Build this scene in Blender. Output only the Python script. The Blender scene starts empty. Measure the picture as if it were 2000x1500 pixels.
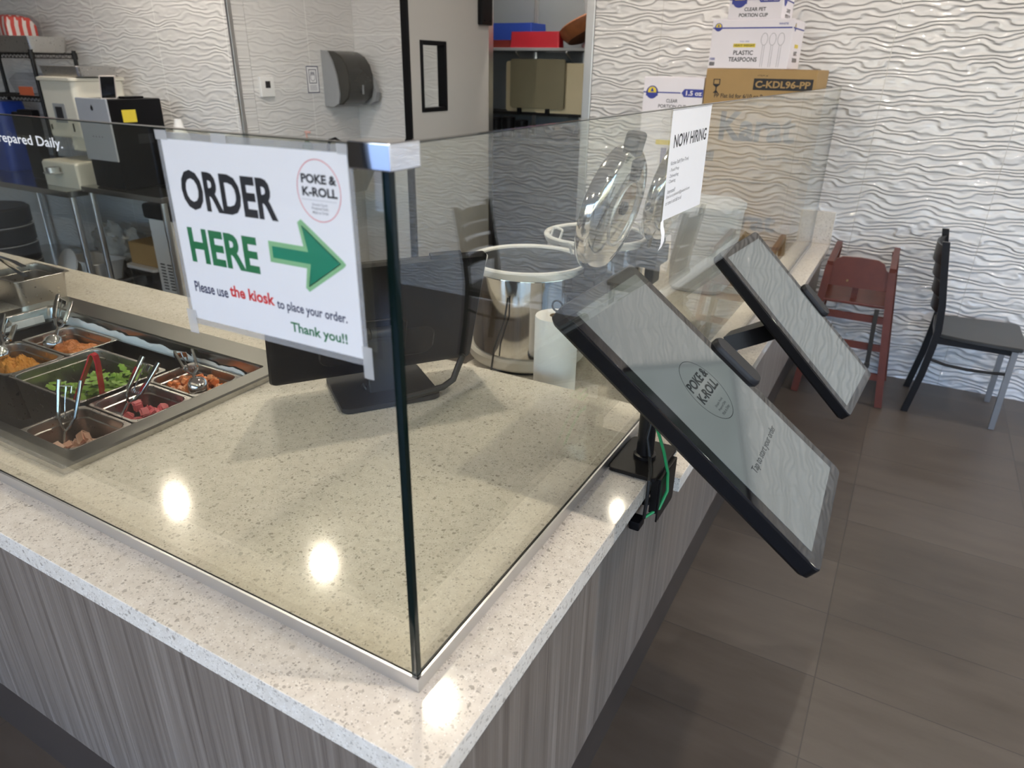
import bpy, bmesh, math, random
from mathutils import Vector, Matrix
S = bpy.context.scene
C = S.collection
PI = math.pi
random.seed(7)

# ------------------------------------------------------------------ camera
cd = bpy.data.cameras.new('camera'); cam = bpy.data.objects.new('camera', cd); C.objects.link(cam)
cam.location = (0.4313, -0.5349, 1.6601)
cam.rotation_euler = (1.14193, -0.01502, 0.51197)
cd.sensor_width = 36; cd.lens = 1355.16 / 2000 * 36; cd.clip_start = 0.02
cd.dof.use_dof = True; cd.dof.focus_distance = 1.45; cd.dof.aperture_fstop = 5.0
S.camera = cam

# ------------------------------------------------------------------ sky and exposure
w = bpy.data.worlds.new('sky'); S.world = w; w.use_nodes = True
nt = w.node_tree; nt.nodes.clear()
sky = nt.nodes.new('ShaderNodeTexSky'); sky.sky_type = 'NISHITA'; sky.sun_disc = False
sky.sun_elevation = math.radians(48); sky.sun_rotation = math.radians(200); sky.air_density = 1.3; sky.dust_density = 0.6; sky.ozone_density = 3.0
bg = nt.nodes.new('ShaderNodeBackground'); bg.inputs['Strength'].default_value = 0.70
ow = nt.nodes.new('ShaderNodeOutputWorld')
tint = nt.nodes.new('ShaderNodeMix'); tint.data_type = 'RGBA'; tint.blend_type = 'MULTIPLY'; tint.inputs[0].default_value = 1; tint.inputs[7].default_value = (0.85, 0.895, 1.14, 1)
nt.links.new(sky.outputs[0], tint.inputs[6]); nt.links.new(tint.outputs[2], bg.inputs[0]); nt.links.new(bg.outputs[0], ow.inputs[0])
S.view_settings.view_transform = 'Standard'; S.view_settings.look = 'None'
S.view_settings.gamma = 1; S.view_settings.use_curve_mapping = False
S.view_settings.exposure = 0.36
S.cycles.use_denoising = True
S.cycles.max_bounces = 10; S.cycles.diffuse_bounces = 5; S.cycles.glossy_bounces = 5
S.cycles.transparent_max_bounces = 24; S.cycles.caustics_reflective = False; S.cycles.caustics_refractive = False
S.cycles.sample_clamp_indirect = 6
LAMP = 860.0                     # warm ceiling downlights

# ------------------------------------------------------------------ materials
MATS = {}
def newmat(name):
    m = bpy.data.materials.new(name); m.use_nodes = True
    n = m.node_tree.nodes; l = m.node_tree.links
    return m, n, l, n['Principled BSDF']
def M(name, col, rough=0.5, metal=0.0, spec=None, noise=0.0, nscale=30, bump=0.0, ior=None, coat=0.0, trans=0.0, alpha=1.0):
    """plain procedural material: colour with a little noise in tone, roughness and bump"""
    if name in MATS: return MATS[name]
    m, n, l, b = newmat(name)
    c = (*col, 1)
    b.inputs['Base Color'].default_value = c
    b.inputs['Roughness'].default_value = rough; b.inputs['Metallic'].default_value = metal
    if ior: b.inputs['IOR'].default_value = ior
    if spec is not None: b.inputs['Specular IOR Level'].default_value = spec
    if coat: b.inputs['Coat Weight'].default_value = coat; b.inputs['Coat Roughness'].default_value = 0.05
    if trans: b.inputs['Transmission Weight'].default_value = trans
    if alpha < 1: b.inputs['Alpha'].default_value = alpha
    if noise or bump:
        tc = n.new('ShaderNodeTexCoord'); nz = n.new('ShaderNodeTexNoise')
        nz.inputs['Scale'].default_value = nscale; nz.inputs['Detail'].default_value = 4
        l.new(tc.outputs['Object'], nz.inputs['Vector'])
        if noise:
            mx = n.new('ShaderNodeMix'); mx.data_type = 'RGBA'
            mx.inputs[6].default_value = tuple(min(1, v * (1 + noise)) for v in col) + (1,)
            mx.inputs[7].default_value = tuple(v * (1 - noise) for v in col) + (1,)
            l.new(nz.outputs['Fac'], mx.inputs[0]); l.new(mx.outputs[2], b.inputs['Base Color'])
        if bump:
            bp = n.new('ShaderNodeBump'); bp.inputs['Distance'].default_value = bump; bp.inputs['Strength'].default_value = 1
            l.new(nz.outputs['Fac'], bp.inputs['Height']); l.new(bp.outputs[0], b.inputs['Normal'])
    MATS[name] = m
    return m
def mth(n, l, op, a, b=None):
    x = n.new('ShaderNodeMath'); x.operation = op
    for i, v in enumerate((a, b)):
        if v is None: continue
        if isinstance(v, (int, float)): x.inputs[i].default_value = v
        else: l.new(v, x.inputs[i])
    return x.outputs[0]
def ramp(n, l, fac, stops):
    r = n.new('ShaderNodeValToRGB'); e = r.color_ramp.elements
    while len(e) < len(stops): e.new(0.5)
    for i, (p, c) in enumerate(stops): e[i].position = p; e[i].color = (*c, 1)
    l.new(fac, r.inputs[0]); return r.outputs[0]

def quartz():
    m, n, l, b = newmat('quartz')
    tc = n.new('ShaderNodeTexCoord')
    base = None
    nz = n.new('ShaderNodeTexNoise'); nz.inputs['Scale'].default_value = 55; nz.inputs['Detail'].default_value = 6
    l.new(tc.outputs['Object'], nz.inputs['Vector'])
    base = ramp(n, l, nz.outputs['Fac'], [(0.3, (0.70, 0.645, 0.56)), (0.7, (0.80, 0.75, 0.665))])
    for sc, thr, cut, dark in ((95, 0.34, 0.80, (0.36, 0.32, 0.27)), (190, 0.36, 0.78, (0.34, 0.30, 0.25)), (330, 0.40, 0.80, (0.93, 0.90, 0.84)), (300, 0.36, 0.72, (0.42, 0.38, 0.32))):
        wn = n.new('ShaderNodeTexNoise'); wn.inputs['Scale'].default_value = sc * 1.3; l.new(tc.outputs['Object'], wn.inputs['Vector'])
        vm = n.new('ShaderNodeVectorMath'); vm.operation = 'SCALE'; vm.inputs['Scale'].default_value = 0.9 / sc
        l.new(wn.outputs['Color'], vm.inputs[0])
        va = n.new('ShaderNodeVectorMath'); l.new(tc.outputs['Object'], va.inputs[0]); l.new(vm.outputs[0], va.inputs[1])
        v = n.new('ShaderNodeTexVoronoi'); v.inputs['Scale'].default_value = sc; l.new(va.outputs[0], v.inputs['Vector'])
        sp = n.new('ShaderNodeSeparateColor'); l.new(v.outputs['Color'], sp.inputs[0])
        near = mth(n, l, 'LESS_THAN', v.outputs['Distance'], thr)
        pick = mth(n, l, 'GREATER_THAN', sp.outputs[0], cut)
        f = mth(n, l, 'MULTIPLY', mth(n, l, 'MULTIPLY', near, pick), mth(n, l, 'ADD', mth(n, l, 'MULTIPLY', sp.outputs[1], 0.5), 0.35))
        mx = n.new('ShaderNodeMix'); mx.data_type = 'RGBA'; l.new(f, mx.inputs[0]); l.new(base, mx.inputs[6]); mx.inputs[7].default_value = (*dark, 1)
        base = mx.outputs[2]
    l.new(base, b.inputs['Base Color']); b.inputs['Roughness'].default_value = 0.09
    return m
def laminate():
    m, n, l, b = newmat('wood_laminate')
    tc = n.new('ShaderNodeTexCoord')
    cols = []
    for scl, d in (((60, 60, 0.9), 6), ((210, 210, 2.2), 4)):
        mp = n.new('ShaderNodeMapping'); mp.inputs['Scale'].default_value = scl; l.new(tc.outputs['Object'], mp.inputs[0])
        nz = n.new('ShaderNodeTexNoise'); nz.inputs['Scale'].default_value = 1; nz.inputs['Detail'].default_value = d; nz.inputs['Distortion'].default_value = 0.3
        l.new(mp.outputs[0], nz.inputs['Vector']); cols.append(nz.outputs['Fac'])
    f = mth(n, l, 'ADD', mth(n, l, 'MULTIPLY', cols[0], 0.55), mth(n, l, 'MULTIPLY', cols[1], 0.45))
    c = ramp(n, l, f, [(0.34, (0.108, 0.086, 0.068)), (0.5, (0.178, 0.146, 0.119)), (0.66, (0.254, 0.216, 0.181))])
    l.new(c, b.inputs['Base Color']); b.inputs['Roughness'].default_value = 0.42
    bp = n.new('ShaderNodeBump'); bp.inputs['Distance'].default_value = 0.0006; l.new(cols[1], bp.inputs['Height']); l.new(bp.outputs[0], b.inputs['Normal'])
    return m
def gridmask(n, l, u, v, u0, v0, pu, pv, wd):
    """1 on the joints of a stack-bond grid"""
    outs = []
    for c, c0, p in ((u, u0, pu), (v, v0, pv)):
        t = mth(n, l, 'DIVIDE', mth(n, l, 'SUBTRACT', c, c0), p)
        fr = mth(n, l, 'FRACT', t)
        d = mth(n, l, 'MINIMUM', fr, mth(n, l, 'SUBTRACT', 1.0, fr))
        outs.append(mth(n, l, 'LESS_THAN', mth(n, l, 'MULTIPLY', d, p), wd))
    return mth(n, l, 'MAXIMUM', outs[0], outs[1])
def wavetile(name, axis, u0, v0, depth=0.0105, joint=(0.56, 0.54, 0.51), jw=0.0016):
    """white ceramic wall tile with a rippled face; axis = the wall's horizontal world axis"""
    m, n, l, b = newmat(name)
    tc = n.new('ShaderNodeTexCoord'); sp = n.new('ShaderNodeSeparateXYZ'); l.new(tc.outputs['Object'], sp.inputs[0])
    u = sp.outputs[axis]; v = sp.outputs[2]
    def noise(su, sv, off):
        cb = n.new('ShaderNodeCombineXYZ'); l.new(mth(n, l, 'MULTIPLY', u, su), cb.inputs[0]); l.new(mth(n, l, 'MULTIPLY', v, sv), cb.inputs[1]); cb.inputs[2].default_value = off
        z = n.new('ShaderNodeTexNoise'); z.inputs['Scale'].default_value = 1; z.inputs['Detail'].default_value = 0.6
        l.new(cb.outputs[0], z.inputs['Vector']); return z.outputs['Fac']
    n1 = noise(6.5, 15, 0.0); n2 = noise(13, 34, 3.7)
    ph = mth(n, l, 'ADD', mth(n, l, 'DIVIDE', v, 0.0285), mth(n, l, 'ADD', mth(n, l, 'MULTIPLY', n1, 3.6), mth(n, l, 'MULTIPLY', n2, 0.9)))
    fr = mth(n, l, 'POWER', mth(n, l, 'FRACT', ph), 1.35)
    s = mth(n, l, 'SUBTRACT', fr, 0.5)
    h = mth(n, l, 'MULTIPLY', mth(n, l, 'MULTIPLY', s, s), 4.0)
    h = mth(n, l, 'SUBTRACT', h, mth(n, l, 'MULTIPLY', mth(n, l, 'POWER', h, 4.0), 0.24))
    amp = mth(n, l, 'ADD', mth(n, l, 'MULTIPLY', noise(4, 7, 9.1), 0.9), 0.35)
    h = mth(n, l, 'MULTIPLY', h, amp)
    g = gridmask(n, l, u, v, u0, v0, 0.625, 0.339, jw)
    h2 = mth(n, l, 'MULTIPLY', h, mth(n, l, 'SUBTRACT', 1.0, g))
    bp = n.new('ShaderNodeBump'); bp.inputs['Distance'].default_value = depth; bp.inputs['Strength'].default_value = 1
    l.new(h2, bp.inputs['Height']); l.new(bp.outputs[0], b.inputs['Normal'])
    mx = n.new('ShaderNodeMix'); mx.data_type = 'RGBA'; l.new(g, mx.inputs[0])
    mx.inputs[6].default_value = (0.71, 0.705, 0.70, 1); mx.inputs[7].default_value = (*joint, 1)
    l.new(mx.outputs[2], b.inputs['Base Color']); b.inputs['Roughness'].default_value = 0.09
    return m
def floortile():
    m, n, l, b = newmat('floor_tile')
    tc = n.new('ShaderNodeTexCoord'); sp = n.new('ShaderNodeSeparateXYZ'); l.new(tc.outputs['Object'], sp.inputs[0])
    u, v = sp.outputs[0], sp.outputs[1]
    g = gridmask(n, l, u, v, 0.497, 0.954, 0.64, 0.3085, 0.0018)
    cb = n.new('ShaderNodeCombineXYZ')
    l.new(mth(n, l, 'FLOOR', mth(n, l, 'DIVIDE', mth(n, l, 'SUBTRACT', u, 0.497), 0.64)), cb.inputs[0])
    l.new(mth(n, l, 'FLOOR', mth(n, l, 'DIVIDE', mth(n, l, 'SUBTRACT', v, 0.954), 0.3085)), cb.inputs[1])
    wn = n.new('ShaderNodeTexWhiteNoise'); l.new(cb.outputs[0], wn.inputs['Vector'])
    mp = n.new('ShaderNodeMapping'); mp.inputs['Scale'].default_value = (2.2, 9, 1); l.new(tc.outputs['Object'], mp.inputs[0])
    nz = n.new('ShaderNodeTexNoise'); nz.inputs['Scale'].default_value = 1; nz.inputs['Detail'].default_value = 8; nz.inputs['Roughness'].default_value = 0.6
    l.new(mp.outputs[0], nz.inputs['Vector'])
    f = mth(n, l, 'ADD', mth(n, l, 'MULTIPLY', nz.outputs['Fac'], 0.75), mth(n, l, 'MULTIPLY', wn.outputs['Value'], 0.22))
    c = ramp(n, l, f, [(0.25, (0.066, 0.052, 0.040)), (0.8, (0.128, 0.107, 0.086))])
    mx = n.new('ShaderNodeMix'); mx.data_type = 'RGBA'; l.new(g, mx.inputs[0]); l.new(c, mx.inputs[6]); mx.inputs[7].default_value = (0.06, 0.052, 0.044, 1)
    l.new(mx.outputs[2], b.inputs['Base Color'])
    l.new(mth(n, l, 'ADD', mth(n, l, 'MULTIPLY', nz.outputs['Fac'], 0.25), 0.22), b.inputs['Roughness'])
    bp = n.new('ShaderNodeBump'); bp.inputs['Distance'].default_value = 0.0012
    l.new(mth(n, l, 'SUBTRACT', mth(n, l, 'MULTIPLY', nz.outputs['Fac'], 0.25), g), bp.inputs['Height']); l.new(bp.outputs[0], b.inputs['Normal'])
    return m
def clearglass(name, tint, refl=1.5, rough=0.0):
    """clear sheet: see-through with a Fresnel mirror on its faces"""
    m = bpy.data.materials.new(name); m.use_nodes = True; n = m.node_tree.nodes; l = m.node_tree.links; n.clear()
    o = n.new('ShaderNodeOutputMaterial'); t = n.new('ShaderNodeBsdfTransparent'); t.inputs[0].default_value = (*tint, 1)
    g = n.new('ShaderNodeBsdfGlossy'); g.inputs['Roughness'].default_value = rough; g.inputs[0].default_value = (1, 1, 1, 1)
    fr = n.new('ShaderNodeFresnel'); ge = n.new('ShaderNodeNewGeometry')      # same reflectance on both faces of the sheet
    l.new(mth(n, l, 'ADD', refl, mth(n, l, 'MULTIPLY', ge.outputs['Backfacing'], 1 / refl - refl)), fr.inputs[0])
    mx = n.new('ShaderNodeMixShader'); l.new(fr.outputs[0], mx.inputs[0]); l.new(t.outputs[0], mx.inputs[1]); l.new(g.outputs[0], mx.inputs[2]); l.new(mx.outputs[0], o.inputs[0])
    return m
def emit(name, col, st):
    m = bpy.data.materials.new(name); m.use_nodes = True; n = m.node_tree.nodes; l = m.node_tree.links; n.clear()
    o = n.new('ShaderNodeOutputMaterial'); e = n.new('ShaderNodeEmission'); e.inputs[0].default_value = (*col, 1); e.inputs[1].default_value = st
    l.new(e.outputs[0], o.inputs[0]); return m
def steel(name, col, rough, sc=(2, 2, 160), amt=0.25):
    m, n, l, b = newmat(name)
    tc = n.new('ShaderNodeTexCoord'); mp = n.new('ShaderNodeMapping'); mp.inputs['Scale'].default_value = sc; l.new(tc.outputs['Object'], mp.inputs[0])
    nz = n.new('ShaderNodeTexNoise'); nz.inputs['Scale'].default_value = 3; l.new(mp.outputs[0], nz.inputs['Vector'])
    b.inputs['Base Color'].default_value = (*col, 1); b.inputs['Metallic'].default_value = 1
    l.new(mth(n, l, 'ADD', mth(n, l, 'MULTIPLY', nz.outputs['Fac'], amt), rough - amt / 2), b.inputs['Roughness'])
    return m
def screenmat(name, col, st):
    m, n, l, b = newmat(name)
    b.inputs['Base Color'].default_value = (0.02, 0.022, 0.022, 1); b.inputs['Roughness'].default_value = 0.03; b.inputs['IOR'].default_value = 1.9
    b.inputs['Emission Color'].default_value = (*col, 1); b.inputs['Emission Strength'].default_value = st
    return m

QUARTZ = quartz(); LAM = laminate(); FLOOR = floortile()
TILE_X = wavetile('wave_tile', 0, 0.19, 0.153); TILE_Y = wavetile('wave_tile_side', 1, 2.64, 0.153, .0036, (.88, .88, .87), .0028); TILE_L = wavetile('wave_tile_soft', 0, -3.30, 0.153, .0036, (.88, .88, .87), .0028)
GLASS = clearglass('guard_glass', (0.935, 0.945, 0.90), 1.58)
GEDGE = M('glass_edge', (0.001, 0.007, 0.006), 0.12, spec=0.3)
POUCH = clearglass('laminate_film', (1, 1, 1), 1.45, 0.06)
TAPE = M('clear_tape', (0.62, 0.62, 0.62), 0.3, alpha=0.45)
CLEARP = clearglass('clear_plastic', (0.86, 0.86, 0.88), 1.45, 0.12)
PANE = clearglass('window_glass', (0.96, 0.97, 0.96))
SST = steel('brushed_steel', (0.50, 0.485, 0.46), 0.2, (2, 2, 160), 0.14)
PANST = steel('pan_steel', (0.50, 0.48, 0.455), 0.3, (30, 30, 30), 0.16)
ALU = steel('aluminium', (0.72, 0.72, 0.72), 0.34, (3, 3, 120), 0.2)
CHROME = M('chrome', (0.86, 0.86, 0.87), 0.04, 1.0)
POLISH = M('polished_steel', (0.74, 0.73, 0.71), 0.09, 1.0, noise=0.02)
PAPER = M('white_paper', (0.90, 0.90, 0.92), 0.5, noise=0.01)
BLK = M('black_plastic', (0.006, 0.006, 0.007), 0.36, spec=.14, noise=0.1)
BLKM = M('black_metal', (0.009, 0.008, 0.008), 0.33, spec=.25, noise=0.1)
DGR = M('dark_grey_plastic', (0.022, 0.022, 0.024), 0.42, spec=.3, noise=0.1)
BEZ = M('bezel_glass', (0.006, 0.006, 0.007), 0.03, ior=1.7)
WHP = M('white_plastic', (0.80, 0.80, 0.79), 0.35, noise=0.02)
CRM = M('cream_plastic', (0.73, 0.70, 0.60), 0.4, noise=0.02)
GRYP = M('grey_plastic', (0.30, 0.31, 0.32), 0.4, noise=0.05)
SMOKE = M('smoked_plastic', (0.05, 0.048, 0.042), 0.12, noise=0.15, nscale=8, alpha=0.93)
INK = M('black_ink', (0.012, 0.012, 0.016), 0.45, noise=0.05)
NAVY = M('navy_ink', (0.012, 0.018, 0.075), 0.5, noise=0.05)
GRN = M('green_ink', (0.018, 0.18, 0.065), 0.45, noise=0.03)
TEAL = M('teal_ink', (0.01, 0.24, 0.135), 0.45, noise=0.03)
LGRN = M('light_green_ink', (0.27, 0.54, 0.27), 0.45, noise=0.03)
RED = M('red_ink', (0.70, 0.03, 0.03), 0.45, noise=0.03)
BLUE = M('blue_ink', (0.035, 0.05, 0.30), 0.5, noise=0.05)
YEL = M('yellow_ink', (0.80, 0.62, 0.05), 0.5, noise=0.05)
GREYINK = M('grey_ink', (0.25, 0.25, 0.26), 0.5, noise=0.05)
KRAFT = M('kraft_card', (0.40, 0.255, 0.105), 0.75, noise=0.08, nscale=14)
CARDW = M('white_card', (0.84, 0.80, 0.84), 0.55, noise=0.03, nscale=10)
CHERRY = M('cherry_wood', (0.115, 0.026, 0.014), 0.35, noise=0.3, nscale=18)
REDP = M('red_plastic', (0.50, 0.02, 0.035), 0.35, noise=0.05)
BLUEP = M('blue_plastic', (0.012, 0.05, 0.33), 0.4, noise=0.05)
DOORW = M('door_laminate', (0.47, 0.455, 0.43), 0.4, noise=0.015, nscale=4)
PAINT = M('grey_wall_paint', (0.20, 0.222, 0.24), 0.6, noise=0.02, nscale=3)
CEIL = M('ceiling_paint', (0.72, 0.71, 0.69), 0.8, noise=0.02, nscale=5)
KICK = M('kick_tile', (0.05, 0.038, 0.03), 0.4, noise=0.2, nscale=9)
BOARD = M('cutting_board', (0.62, 0.53, 0.34), 0.5, noise=0.05, nscale=12)
GREENC = M('green_cord', (0.02, 0.33, 0.10), 0.35, noise=0.05)
RUB = M('black_rubber', (0.01, 0.01, 0.01), 0.5, noise=0.1)

# ------------------------------------------------------------------ mesh helpers
class MB:
    def __init__(s): s.v = []; s.f = []
    def add(s, vs, fs, mat=None):
        o = len(s.v)
        s.v += [tuple(mat @ Vector(p)) if mat else tuple(p) for p in vs]
        s.f += [tuple(i + o for i in f) for f in fs]
        return s
    def bm(s, bm, mat=None):
        bm.verts.index_update()
        s.add([v.co[:] for v in bm.verts], [[v.index for v in f.verts] for f in bm.faces], mat); bm.free(); return s
    def box(s, x0, x1, y0, y1, z0, z1, b=0.0, seg=2, mat=None):
        bm = bmesh.new(); bmesh.ops.create_cube(bm, size=1)
        for v in bm.verts: v.co = (x0 + (v.co.x + .5) * (x1 - x0), y0 + (v.co.y + .5) * (y1 - y0), z0 + (v.co.z + .5) * (z1 - z0))
        if b > 0: bmesh.ops.bevel(bm, geom=bm.edges[:], offset=b, segments=seg, affect='EDGES', profile=0.5)
        return s.bm(bm, mat)
    def loft(s, loops, cap0=True, cap1=True, mat=None):
        n = len(loops[0]); vs = [p for lp in loops for p in lp]; fs = []
        for k in range(len(loops) - 1):
            for i in range(n):
                j = (i + 1) % n; fs.append((k * n + i, k * n + j, (k + 1) * n + j, (k + 1) * n + i))
        if cap0: fs.append(tuple(range(n))[::-1])
        if cap1: fs.append(tuple((len(loops) - 1) * n + i for i in range(n)))
        return s.add(vs, fs, mat)
    def lathe(s, prof, n=32, c=(0, 0, 0), mat=None, cap=True):
        loops = [[(c[0] + r * math.cos(2 * PI * i / n), c[1] + r * math.sin(2 * PI * i / n), c[2] + z) for i in range(n)] for r, z in prof]
        return s.loft(loops, cap, cap, mat)
    def cyl(s, p0, p1, r, r1=None, n=16):
        p0, p1 = Vector(p0), Vector(p1); d = (p1 - p0); q = d.to_track_quat('Z', 'Y').to_matrix().to_4x4(); q.translation = p0
        r1 = r if r1 is None else r1
        return s.lathe([(r, 0), (r1, d.length)], n, mat=q)
    def tube(s, pts, r, n=8, closed=False, flat=1.0):
        pts = [Vector(p) for p in pts]; loops = []; k = len(pts); up = None
        for i, p in enumerate(pts):
            a = pts[(i - 1) % k] if (closed or i) else p; b = pts[(i + 1) % k] if (closed or i < k - 1) else p
            t = (b - a).normalized()
            if up is None: up = Vector((0, 0, 1)) if abs(t.z) < .9 else Vector((1, 0, 0))
            x = t.cross(up).normalized(); up = x.cross(t).normalized()
            loops.append([p + x * (r * math.cos(2 * PI * j / n)) + up * (r * flat * math.sin(2 * PI * j / n)) for j in range(n)])
        if closed:
            loops.append(loops[0]); return s.loft(loops, False, False)
        return s.loft(loops)
    def prism(s, poly, h, mat=None):
        """2-D outline in XY extruded to +h in Z"""
        return s.loft([[(x, y, 0) for x, y in poly], [(x, y, h) for x, y in poly]], mat=mat)
    def sphere(s, c, r, n=16, m=10, sc=(1, 1, 1)):
        bm = bmesh.new(); bmesh.ops.create_uvsphere(bm, u_segments=n, v_segments=m, radius=r)
        return s.bm(bm, Matrix.Translation(c) @ Matrix.Diagonal((*sc, 1)))
    def ring(s, R, r, c=(0, 0, 0), n=40, m=8, mat=None):
        q = (mat or Matrix()) @ Matrix.Translation(c)
        return s.tube([q @ Vector((R * math.cos(2 * PI * i / n), R * math.sin(2 * PI * i / n), 0)) for i in range(n)], r, m, True)
def rr(x0, x1, y0, y1, r, z, n=4):
    o = []
    for cx, cy, a in ((x1 - r, y0 + r, -PI / 2), (x1 - r, y1 - r, 0), (x0 + r, y1 - r, PI / 2), (x0 + r, y0 + r, PI)):
        for i in range(n + 1):
            t = a + i / n * PI / 2; o.append((cx + r * math.cos(t), cy + r * math.sin(t), z))
    return o
def frame(o, x, y, z=None):
    x = Vector(x).normalized(); y = Vector(y).normalized(); z = Vector(z) if z else x.cross(y).normalized()
    m = Matrix((x, y, z)).transposed().to_4x4(); m.translation = Vector(o); return m
WL = {}
def wloc(o): return WL.get(o.name, Vector((0, 0, 0)))
def obj(name, mb, mat, parent=None, local=False, smooth=35):
    """one mesh object; its points are given in the world unless local"""
    me = bpy.data.meshes.new(name)
    base = wloc(parent) if parent else Vector((0, 0, 0))
    sub = Vector((0, 0, 0)) if local else base
    me.from_pydata([tuple(Vector(p) - sub) for p in mb.v], [], mb.f)
    bm = bmesh.new(); bm.from_mesh(me); bmesh.ops.recalc_face_normals(bm, faces=bm.faces); bm.to_mesh(me); bm.free()
    if smooth:
        me.polygons.foreach_set('use_smooth', [True] * len(me.polygons)); me.set_sharp_from_angle(angle=math.radians(smooth))
    me.materials.append(mat)
    o = bpy.data.objects.new(name, me); C.objects.link(o)
    if smooth:
        wn_m = o.modifiers.new('weighted_normal', 'WEIGHTED_NORMAL'); wn_m.keep_sharp = True; wn_m.weight = 100
    if parent: o.parent = parent; WL[o.name] = base
    return o
def tag(o, label, cat, group=None, kind=None):
    o['label'] = label; o['category'] = cat
    if group: o['group'] = group
    if kind: o['kind'] = kind
    return o
def thing(name, label, cat, loc, group=None, rot=None):
    o = bpy.data.objects.new(name, None); C.objects.link(o); o.location = loc; o.empty_display_size = 0.05
    if rot: o.rotation_euler = rot
    WL[o.name] = Vector(loc)
    return tag(o, label, cat, group)
def solo(name, mb, mat, label, cat, group=None, kind=None, smooth=35):
    xs = [p[0] for p in mb.v]; ys = [p[1] for p in mb.v]; zs = [p[2] for p in mb.v]
    c = Vector(((min(xs) + max(xs)) / 2, (min(ys) + max(ys)) / 2, min(zs)))
    mb.v = [tuple(Vector(p) - c) for p in mb.v]
    o = obj(name, mb, mat, None, True, smooth); o.location = c
    return tag(o, label, cat, group, kind)
def struct(name, mb, mat, parent=None, smooth=35):
    o = obj(name, mb, mat, parent, smooth=smooth)
    if not parent: o['kind'] = 'structure'
    return o
def dup(root, loc, rot=None, label=None, group=None):
    r = root.copy(); C.objects.link(r); r.location = loc
    if rot: r.rotation_euler = rot
    if label: r['label'] = label
    if group: r['group'] = group
    WL[r.name] = Vector(loc)
    for ch in list(root.children):
        c = ch.copy(); C.objects.link(c); c.parent = r
        for g in list(ch.children):
            d = g.copy(); C.objects.link(d); d.parent = c
    return r
def text(s, parent, mat, O, R, U, h, wd=None, align='L', bold=0.0, name='lettering', lift=0.0004, shear=0.0, local=False, thick=0.00015):
    """raised lettering as a mesh: lower-left (or centre, right) of its box at O, h high, wd wide"""
    cu = bpy.data.curves.new(name, 'FONT'); cu.body = s; cu.size = 1; cu.offset = bold; cu.shear = shear; cu.resolution_u = 3
    t = bpy.data.objects.new('tmp', cu); C.objects.link(t)
    me = bpy.data.meshes.new_from_object(t.evaluated_get(bpy.context.evaluated_depsgraph_get()))
    bpy.data.objects.remove(t); bpy.data.curves.remove(cu)
    vs = [v.co.copy() for v in me.vertices]; fs = [tuple(p.vertices) for p in me.polygons]; bpy.data.meshes.remove(me)
    x0 = min(v.x for v in vs); x1 = max(v.x for v in vs); y0 = min(v.y for v in vs); y1 = max(v.y for v in vs)
    sy = h / (y1 - y0); sx = wd / (x1 - x0) if wd else sy
    W = (x1 - x0) * sx; off = {'L': 0, 'C': -W / 2, 'R': -W}[align]
    R = Vector(R).normalized(); U = Vector(U).normalized(); N = R.cross(U).normalized(); O = Vector(O)
    b = MB(); b.add([O + R * ((v.x - x0) * sx + off) + U * ((v.y - y0) * sy) + N * lift for v in vs], fs)
    return obj(name, b, mat, parent, local, smooth=0)
def flat(poly, O, R, U, lift=0.0004, th=0.0003):
    """thin printed shape or sheet, poly in (right, up)"""
    R = Vector(R).normalized(); U = Vector(U).normalized(); N = R.cross(U).normalized()
    return MB().prism(poly, th, frame(Vector(O) + N * lift, R, U, N))
def circ(cx, cy, rx, ry=None, n=40): return [(cx + rx * math.cos(2 * PI * i / n), cy + (ry or rx) * math.sin(2 * PI * i / n)) for i in range(n)]
def rect(x0, x1, y0, y1): return [(x0, y0), (x1, y0), (x1, y1), (x0, y1)]
def annulus(cx, cy, rx, ry, wd, O, R, U, lift=0.0004, n=56):
    R = Vector(R).normalized(); U = Vector(U).normalized(); N = R.cross(U).normalized(); O = Vector(O) + N * lift
    b = MB(); lo = [[O + R * (cx + (rx - d) * math.cos(2 * PI * i / n)) + U * (cy + (ry - d) * math.sin(2 * PI * i / n)) for i in range(n)] for d in (0, wd)]
    return b.loft(lo, False, False)

X, Y, Z = Vector((1, 0, 0)), Vector((0, 1, 0)), Vector((0, 0, 1))
H = 0.89          # upper counter
L = 0.74          # lower counter
W = 3.92          # rear dining wall
OX, OY = 0.0897, -0.0915
Y1 = 0.992        # step between the two counter heights
CZ = 3.0          # ceiling

# ------------------------------------------------------------------ the room
struct('floor', MB().box(-6.6, 6.0, -4.4, 5.0, -0.06, 0), FLOOR)
struct('ground', MB().box(-40, 40, -40, -4.4, -0.12, -0.02), M('pavement', (0.30, 0.29, 0.27), 0.9, noise=0.15, nscale=3))
struct('ceiling', MB().box(-6.6, 6.0, -4.4, 5.0, CZ, CZ + 0.08), CEIL)
struct('wall_rear', MB().box(-1.487, 6.0, W, W + 0.13, 0, CZ), TILE_X)
struct('wall_left', MB().box(-6.6, -3.257, 2.64, 2.76, 0, CZ), TILE_L)
struct('wall_side', MB().box(-3.377, -3.257, 2.762, 3.72, 0, CZ), TILE_Y)
struct('wall_kitchen', MB().box(-3.377, -2.345, 3.722, 3.84, 0, CZ), TILE_L)
struct('trim_1', MB().box(-3.267, -3.247, 2.632, 2.664, 0, CZ, 0.004), ALU)
struct('trim_2', MB().box(-1.545, -1.488, W - 0.012, W + 0.135, 0, CZ, 0.004), ALU)
struct('trim_3', MB().box(-2.343, -2.296, W - 0.06, W + 0.13, 0, 2.2), ALU)
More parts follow.
